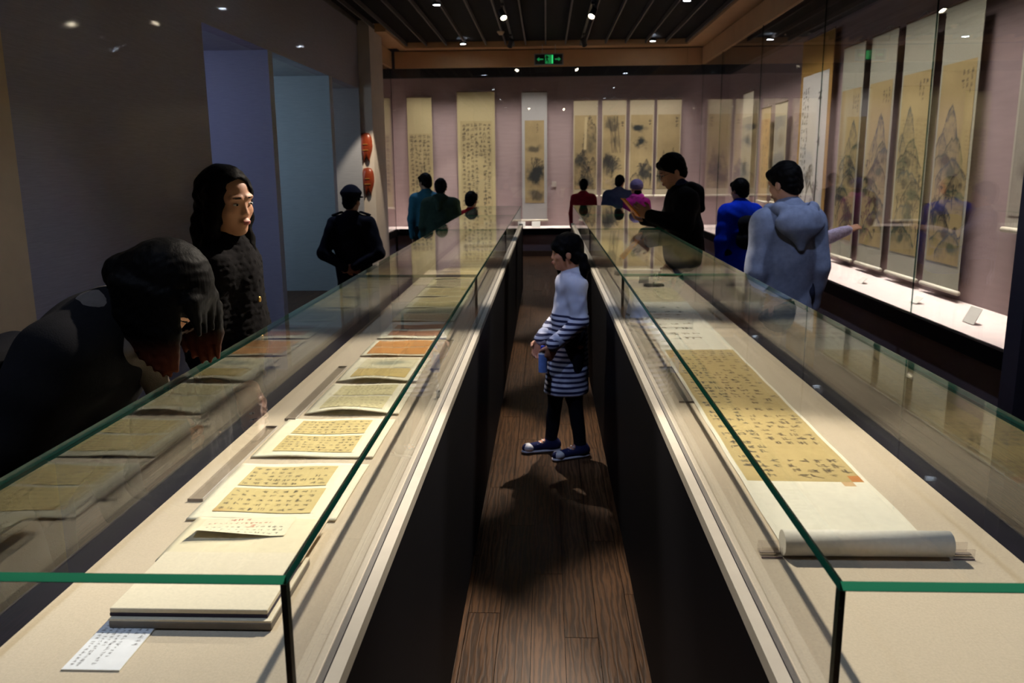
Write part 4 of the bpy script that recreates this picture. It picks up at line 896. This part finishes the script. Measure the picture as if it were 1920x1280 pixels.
# --- girl in the striped dress, standing in the aisle, facing left
g = Fig('girl', 'girl with ponytails in a navy and white striped dress in the aisle', (.135, 4.62), 196, 1.235, head=(-14, 4, 0), child=1.16, vox=.0058, width=.88,
        arms={'elL': (-.21, -.01, 1.09), 'wrL': (-.19, .185, .935), 'elR': (.20, .02, 1.08), 'wrR': (.03, .22, .93), 'hdL': ((.15, .35, -1), (1, .2, 0)), 'hdR': ((-.3, .4, -.8), (-1, 0, 0))},
        legs={'anL': (-.095, -.06, .085), 'toeL': (-.13, .11, .028), 'knL': (-.09, -.01, .49), 'anR': (.10, .12, .085), 'toeR': (.10, .29, .028), 'knR': (.09, .08, .49)})
g.body('skin_girl', fingers={'L': 1.0, 'R': .9})
s_ = g.s; f = Fld(.0075); L = g.loc; t_ = .026*s_
f.rc(L(0, .03, .44), L(0, 0, 1.10), .172*s_, .128*s_, .04, (1.05, 1.05, 1), g.T).rc(L(0, 0, 1.10), L(0, -.005, 1.31), .128*s_, .128*s_, .05, (1.1, .88, 1), g.T).rc(L(-.10, -.01, 1.37), L(.10, -.01, 1.37), .068*s_, k=.06, X=g.T).rc(L(0, -.01, 1.40), L(0, -.008, 1.455), .072*s_, .066*s_, .03, X=g.T)
for k_ in 'RL': e_, w_ = g.J['el'+k_], g.J['wr'+k_]; f.rc(g.J['sh'+k_], e_, .070*s_, .062*s_, .04).rc(e_, w_, .062*s_, .056*s_, .02)
f.noise(.0035, 34, 2).cut((0, 0, -1), (0, 0, .505*s_+.0), ID, .01); f.obj('dress', M['stripe'], g.root)
for k_ in 'RL':
    e_, w_ = g.J['el'+k_], g.J['wr'+k_]; Fld(.006).rc(e_+(w_-e_)*.80, w_+(w_-e_)*.02, .060*s_, .050*s_, .01).noise(.002, 60, 1).obj('cuff', cloth('cuff', (176, 180, 200)), g.root)
g.bottoms(cloth('leggings', (20, 20, 28)), 'leggings', .004, h=.007)
sh = cloth('canvas_navy', (34, 38, 74)); g.shoes(sh, M['wh_rubber'], 'sneaker')
for k_ in 'RL':
    a_, t_ = g.J['an'+k_], g.J['toe'+k_]; d_ = unit((t_-a_)*np.array([1, 1, 0])); p_ = np.array([t_[0], t_[1], .0])+d_*.012
    Fld(.005).ell(p_+np.array([0, 0, .030]), (.036, .036, .026), .005).cut((0, 0, -1), (0, 0, .012)).obj('toe_cap', M['wh_rubber'], g.root)
    n_ = np.array([-d_[1], d_[0], 0]); lm = Fld(.0035)
    for i in range(4):
        c_ = np.array([a_[0], a_[1], 0])+d_*(.050+.018*i)+np.array([0, 0, 0.066-.008*i]); lm.rc(c_-n_*.018, c_+n_*.018, .0042, k=.001)
    stuff(lm.obj('laces', M['wh_rubber'], g.root))
def pony(f, q, H, hs):
    for sd in (-1, 1): f.chain([q(sd*.072, -.066, -.012), q(sd*.100, -.098, -.03), q(sd*.108, -.105, -.10), q(sd*.098, -.092, -.185)] if sd < 0 else [q(.072, -.05, -.02), q(.098, -.02, -.05), q(.096, .03, -.12), q(.086, .05, -.185)], [.014*hs, .026*hs, .034*hs, .014*hs], .012, (1, 1, 1), H)
g.hair('fringe', extra=pony)
for sd in (-1, 1): Fld(.004).ell(g.hp_(sd*.080, -.074 if sd < 0 else -.046, -.017), g.hp_(.016, .012, .016), .002, g.H).obj('hair_tie', cloth('tie', (70, 40, 70)), g.root)
wl_ = g.J['wrL']; bt = empty('bottle', tuple(np.array(g.root.location)+np.array(Matrix.Rotation(R_(106), 3, 'Z')@Vector(tuple(wl_+np.array([.035, .075, -.215])*g.s)))), R_(20)); tag(bt, 'small blue and white bottle held by the girl in the aisle', 'bottle')
MB().tube((0, 0, 0), (0, 0, .10), .024, .024, 16).obj('bottle_body', cloth('bottle', (120, 150, 215), .4), bt, smooth=False); MB().tube((0, 0, .10), (0, 0, .125), .022, .012, 16).obj('shoulder', M['wh_rubber'], bt); MB().tube((0, 0, .125), (0, 0, .145), .012, .012, 12).obj('cap', cloth('cap_blue', (50, 70, 190), .4), bt)

# --- woman with long hair beside the left case
g = Fig('woman', 'long haired woman in fuzzy black coat standing behind the left case', (-1.10, 2.86), -2, 1.625, head=(-27, 6, 3), vox=.0055, width=.84, child=1.0)
g.body('skin', neck=.046); g.hair('long')
ct = g.top(cloth('fuzzy', (14, 12, 14), 1), .50, .018, 'fur_coat', .022, (.005, 150), flare=1.1)
for i, z_ in enumerate((1.24, 1.10, .97)): Fld(.003).ell(g.loc(.055, .128, z_), (.012*g.s, .006*g.s, .012*g.s), .001, g.T).obj('button', MM('gold_button', srgb(200, 160, 90), .3, metal=.8), ct)
g.bottoms(BLACK); g.shoes(BLACK)

# --- woman bending over the left case
g = Fig('bending', 'woman in black with glasses and warmly lit hair tips bending over the left case', (-1.305, 1.88), 3, 1.62, lean=38, head=(-6, 60, 0), vox=.0065, child=1.02,
        arms={'elL': (-.25, .10, 1.00), 'wrL': (-.23, .18, .76), 'elR': (.25, .08, 1.00), 'wrR': (.23, .16, .76), 'hdL': ((.1, .3, -1), (1, 0, 0)), 'hdR': ((-.1, .3, -1), (-1, 0, 0))})
g.body('skin')
def falls(f, q, H, hs):
    # hair hangs straight down from the bent head
    def w(p): return H.pt(q(*p))
    rs = np.random.default_rng(4)
    for sd, y0_, y1_ in ((1, .030, -.07), (-1, .088, -.06)):
        for i in range(15):
            t = i/14; y = y0_+(y1_-y0_)*t; z = .052-.09*t if sd > 0 else .062-.10*t
            a = w((sd*(.070+.006*(i % 2)), y, z)); e = a.copy(); e[2] = max(1.158+.10*abs(t-.22)**1.2+.012*(i % 2), a[2]-.28); e[0] += .035*(.22-t)*(.3 if sd > 0 else .8)
            m = (a+e)/2; f.rc(a, m, .018*hs, .015*hs, .014).rc(m, e, .015*hs, .0045*hs, .012)
    f.rc(w((0, -.06, .0)), w((0, -.085, -.05)), .06*hs, .05*hs, .03)
    for x in (-.05, -.02, .02, .05): a = w((x, .06, .078)); e = a+np.array([0, .012, -.075*hs]); f.rc(a, e, .02*hs, .006*hs, .02)
    f.noise(.0012, 150, 3)
g.hair('bent', M['hair_lit_ends'], extra=None, vox=.0036)
q, H, hs = g.hp_, g.H, g.hs; gl_ = Fld(.0028)
for sd in (1, -1):
    for i in range(14):
        a, b = i/14*6.2832, (i+1)/14*6.2832; gl_.rc(q(sd*.033+.024*math.cos(a), .107, .002+.018*math.sin(a)), q(sd*.033+.024*math.cos(b), .107, .002+.018*math.sin(b)), .0022, k=.001, X=H)
    gl_.rc(q(sd*.057, .105, .006), q(sd*.08, .0, .004), .0022, k=.001, X=H)
gl_.rc(q(-.009, .108, .004), q(.009, .108, .004), .0022, k=.001, X=H); gl_.obj('glasses', MM('glasses_frame', (.04, .02, .02), .3), g.root)
g.top(BLACK, .72, .042, 'coat', .03, (.006, 22), flare=1.05); g.bottoms(DARK); g.shoes(BLACK)
s_ = g.s; Fld(.008).rc(g.loc(-.03, -.02, 1.43), g.loc(.03, -.02, 1.43), .082*s_, k=.03, X=g.T).rc(g.loc(-.05, .06, 1.42), g.loc(.05, .06, 1.42), .05*s_, k=.03, X=g.T).rc(g.loc(0, .09, 1.42), g.loc(.0, .17, 1.36), .045*s_, .03*s_, .03, X=g.T).noise(.006, 40, 4).obj('scarf', cloth('scarf', (84, 78, 74)), g.root)
Fld(.010).rc(g.loc(-.07, -.20, 1.02), g.loc(.07, -.20, 1.02), .09*s_, k=.04, sc=(1, .8, 1), X=g.T).rc(g.loc(-.07, -.19, 1.16), g.loc(.07, -.19, 1.16), .075*s_, k=.06, sc=(1, .8, 1), X=g.T).noise(.005, 30, 2).obj('backpack', cloth('pack', (22, 22, 26)), g.root)

# --- guard with cap, hands clasped behind the back
g = Fig('guard', 'guard in dark uniform and peaked cap, hands clasped behind the back', (-1.70, 7.35), 92, 1.44, head=(-22, 0, 0), vox=.007, width=1.12,
        arms={'elR': (.285, -.11, 1.06), 'wrR': (.05, -.185, .93), 'elL': (-.285, -.11, 1.06), 'wrL': (-.05, -.18, .92), 'hdR': ((-1, -.1, -.25), (0, 1, 0)), 'hdL': ((1, -.1, -.25), (0, 1, 0))})
g.body('skin', fingers={'R': .7, 'L': .8}); g.hair('short'); g.top(cloth('uniform', (22, 24, 36)), .80, .022, 'jacket', .018); g.bottoms(cloth('uniform2', (20, 20, 28))); g.shoes(BLACK)
q, H, hs = g.hp_, g.H, g.hs
cp = Fld(.006).ell(q(0, -.008, .085), q(.108, .118, .042), .02, H).rc(q(0, -.01, .05), q(0, -.01, .075), .094*hs, .097*hs, .02, (1, 1.1, 1), H).cut((0, 0, -1), q(0, 0, .035), H).obj('cap', cloth('uniform', (22, 24, 36)), g.root)
Fld(.004).ell(q(0, .10, .038), q(.075, .055, .012), .005, H).obj('cap_peak', MM('peak', (.008, .008, .012), .25), cp)
for sd in (1, -1): Fld(.006).rc(g.loc(sd*.10, -.01, 1.475), g.loc(sd*.185, -.01, 1.445), .022*g.s, k=.01, sc=(1, 1.4, .5), X=g.T).obj('epaulette', cloth('uniform2', (20, 20, 28)), g.root)

# --- two men reading the back wall, left
g = Fig('teal', 'man in teal jacket behind the dark green coat, reading the left scrolls', (-1.52, 10.8), 97, 1.545, head=(38, 4, 0), vox=.010)
g.body('skin'); g.hair('short'); g.top(cloth('teal', (54, 104, 126)), .78, .028); g.bottoms(DARK); g.shoes(BLACK)
g = Fig('green', 'person in dark green padded coat seen from behind, leaning right', (-1.27, 10.15), 86, 1.49, lean=8, head=(6, 8, 0), vox=.010, width=1.1)
g.body('skin'); g.hair('short'); ct = g.top(cloth('green', (44, 60, 48)), .70, .045, 'padded_coat', .03, (.006, 30), flare=1.05); g.bottoms(DARK); g.shoes(BLACK)
s_ = g.s; Fld(.008).rc(g.loc(-.06, -.07, 1.43), g.loc(.06, -.07, 1.43), .06*s_, k=.04, X=g.T).rc(g.loc(0, -.12, 1.37), g.loc(0, -.15, 1.28), .07*s_, .03*s_, .04, X=g.T).noise(.004, 40, 1).obj('hood', cloth('green', (34, 46, 36)), ct)
g = Fig('kid1', 'child in red behind the left case beside the green coat', (-.96, 10.9), 70, 1.28, child=1.2, vox=.010, width=.9)
g.body('skin'); g.hair('short'); g.top(cloth('red', (140, 22, 26)), .74, .028); g.bottoms(DARK); g.shoes(BLACK)
# --- group before the four landscapes
g = Fig('red2', 'person in dark red top, head before the waterfall landscape scroll', (.60, 13.5), 88, 1.42, vox=.010, width=1.05)
g.body('skin', face=False); g.hair('short'); g.top(cloth('maroon', (128, 26, 40)), .78, .024); g.bottoms(DARK); g.shoes(BLACK)
g = Fig('blue2', 'person in slate blue jacket before the pine landscape scroll', (1.13, 13.2), 78, 1.48, lean=4, head=(-12, 8, 0), vox=.010, width=1.25)
g.body('skin', face=False); g.hair('short'); g.top(cloth('slate', (64, 70, 96)), .74, .036); g.bottoms(DARK); g.shoes(BLACK)
g = Fig('beanie', 'child in magenta coat and grey violet knitted beanie near the misty scroll', (1.27, 11.9), 100, 1.40, head=(10, 4, 0), child=1.14, vox=.010, width=.95)
g.body('skin', face=False); g.top(cloth('magenta', (146, 30, 104)), .62, .03); g.bottoms(DARK); g.shoes(BLACK)
q, H = g.hp_, g.H; Fld(.008).ell(q(0, -.01, .045), q(.098, .112, .098), .01, H).cut(unit((0, .25, -1)), q(0, 0, .0), H).noise(.003, 90, 3).obj('beanie', cloth('beanie', (112, 96, 128)), g.root)
Fld(.008).rc(g.loc(-.05, -.02, 1.45), g.loc(.05, -.02, 1.45), .075*g.s, k=.03, X=g.T).rc(g.loc(-.06, .03, 1.42), g.loc(.06, .03, 1.42), .065*g.s, k=.03, X=g.T).noise(.005, 50, 3).obj('scarf', cloth('pink', (196, 62, 150)), g.root)
Fld(.008).ell(q(0, -.055, -.055), q(.06, .04, .045), .02, H).obj('hair', M['hair'], g.root)

# --- young man reading a booklet at the right case
g = Fig('reader', 'young man in black hooded jacket and glasses reading an orange edged booklet', (1.13, 6.75), 184, 1.71, lean=9, head=(6, 24, 0), vox=.006, width=1.0, child=1.06,
        arms={'elL': (-.235, .09, 1.17), 'wrL': (-.15, .33, 1.235), 'elR': (.225, .11, 1.17), 'wrR': (.07, .33, 1.20), 'hdL': ((.1, .9, .5), (1, 0, .2)), 'hdR': ((-.35, .9, .25), (-.6, 0, .8))})
g.body('skin', fingers={'L': .9, 'R': .8}); g.hair('short', vox=.005)
ct = g.top(BLACK, .76, .034, 'hooded_jacket', .022, (.005, 24)); g.bottoms(DARK); g.shoes(BLACK); s_ = g.s
Fld(.008).rc(g.loc(-.07, -.07, 1.42), g.loc(.07, -.07, 1.42), .062*s_, k=.05, X=g.T).rc(g.loc(0, -.12, 1.38), g.loc(0, -.15, 1.26), .075*s_, .035*s_, .05, X=g.T).noise(.004, 36, 2).obj('hood', BLACK, ct)
Fld(.006).rc(g.loc(-.035, -.01, 1.445), g.loc(-.035, -.005, 1.475), .05*s_, k=.02, X=g.T).rc(g.loc(.035, -.01, 1.445), g.loc(.035, -.005, 1.475), .05*s_, k=.02, X=g.T).obj('collar', cloth('collar', (44, 52, 92)), g.root)
q, H, hs = g.hp_, g.H, g.hs; gl_ = Fld(.0028)
for sd in (1, -1):
    for i in range(12):
        a, b = i/12*6.2832, (i+1)/12*6.2832; gl_.rc(q(sd*.033+.024*math.cos(a), .104, .002+.017*math.sin(a)), q(sd*.033+.024*math.cos(b), .104, .002+.017*math.sin(b)), .0024, k=.001, X=H)
    gl_.rc(q(sd*.057, .102, .006), q(sd*.08, .0, .004), .0022, k=.001, X=H)
gl_.rc(q(-.009, .106, .004), q(.009, .106, .004), .0022, k=.001, X=H); gl_.obj('glasses', M['glasses_frame'], g.root)
wL = g.J['wrL']; wR = g.J['wrR']; mw_ = lambda p: Vector(tuple(g.root.location))+Matrix.Rotation(R_(94), 3, 'Z')@Vector(tuple(p))
bk = empty('booklet', tuple(mw_(wL+np.array([.06, .14, .06])))); bk.rotation_euler = (R_(0), R_(48), R_(4)); tag(bk, 'orange edged booklet held up by the young man in black', 'booklet')
MB().box(-.10, .08, -.075, .075, -.002, .002).obj('page', M['paper_white'], bk); MB().box(-.103, .083, -.082, -.0755, -.006, .006).obj('cover_edge', cloth('orange', (222, 138, 50), .6), bk); MB().box(-.103, .083, -.0755, .078, -.006, -.0025).obj('cover', cloth('orange', (222, 138, 50), .6), bk)

# --- man in the blue grey hoodie
g = Fig('hoodie', 'man in blue grey hooded sweatshirt seen from behind at right', (1.40, 4.95), 103, 1.63, head=(26, 14, 0), vox=.0065, width=.98)
g.body('skin'); g.hair('short', vox=.005); hd = cloth('hoodie', (126, 134, 156)); ct = g.top(hd, .74, .028, 'hoodie', .024, (.005, 20), flare=1.04); g.bottoms(cloth('jeans', (34, 38, 56))); g.shoes(BLACK); s_ = g.s
Fld(.007).chain([g.loc(-.075, .07, 1.395), g.loc(-.125, .0, 1.425), g.loc(-.10, -.09, 1.435), g.loc(0, -.13, 1.43), g.loc(.10, -.09, 1.435), g.loc(.125, .0, 1.425), g.loc(.075, .07, 1.395)], [.022*s_, .034*s_, .040*s_, .042*s_, .040*s_, .034*s_, .022*s_], .02, X=g.T).ell(g.loc(0, -.15, 1.36), np.array([.155, .062, .085])*s_, .03, g.T).rc(g.loc(0, -.16, 1.33), g.loc(.01, -.155, 1.21), .075*s_, .022*s_, .05, (1.25, .7, 1), g.T).ell(g.loc(0, -.075, 1.45), np.array([.09, .075, .045])*s_, .02, g.T, -1).noise(.004, 26, 6).obj('hood', hd, ct)
# --- person in bright blue jacket beyond the hoodie
g = Fig('bluejacket', 'person in bright blue jacket with black backpack beyond the hoodie man', (1.82, 8.0), 100, 1.49, head=(20, 6, 0), vox=.009)
g.body('skin'); g.hair('short'); g.top(cloth('royal', (10, 52, 200)), .70, .035); g.bottoms(DARK); g.shoes(BLACK); s_ = g.s
Fld(.009).rc(g.loc(-.02, -.22, 1.08), g.loc(.10, -.22, 1.08), .10*s_, k=.04, X=g.T).rc(g.loc(-.02, -.21, 1.25), g.loc(.10, -.21, 1.25), .085*s_, k=.06, X=g.T).noise(.004, 30, 2).obj('backpack', cloth('pack', (22, 22, 26)), g.root)
# --- person pointing at the landscape scroll
g = Fig('pointer', 'person in pale lilac knit pointing at the blue green scroll', (1.98, 7.05), 20, 1.46, head=(-6, 0, 0), vox=.0065,
        arms={'elR': (.28, .22, 1.20), 'wrR': (.30, .47, 1.275), 'hdR': ((0, 1, .3), (-.6, 0, -1))})
g.body('skin', fingers={'R': .25, 'L': .5}); g.hair('short'); g.top(cloth('lilac', (176, 168, 200), .9, .3, 60), .74, .024); g.bottoms(DARK); g.shoes(BLACK)
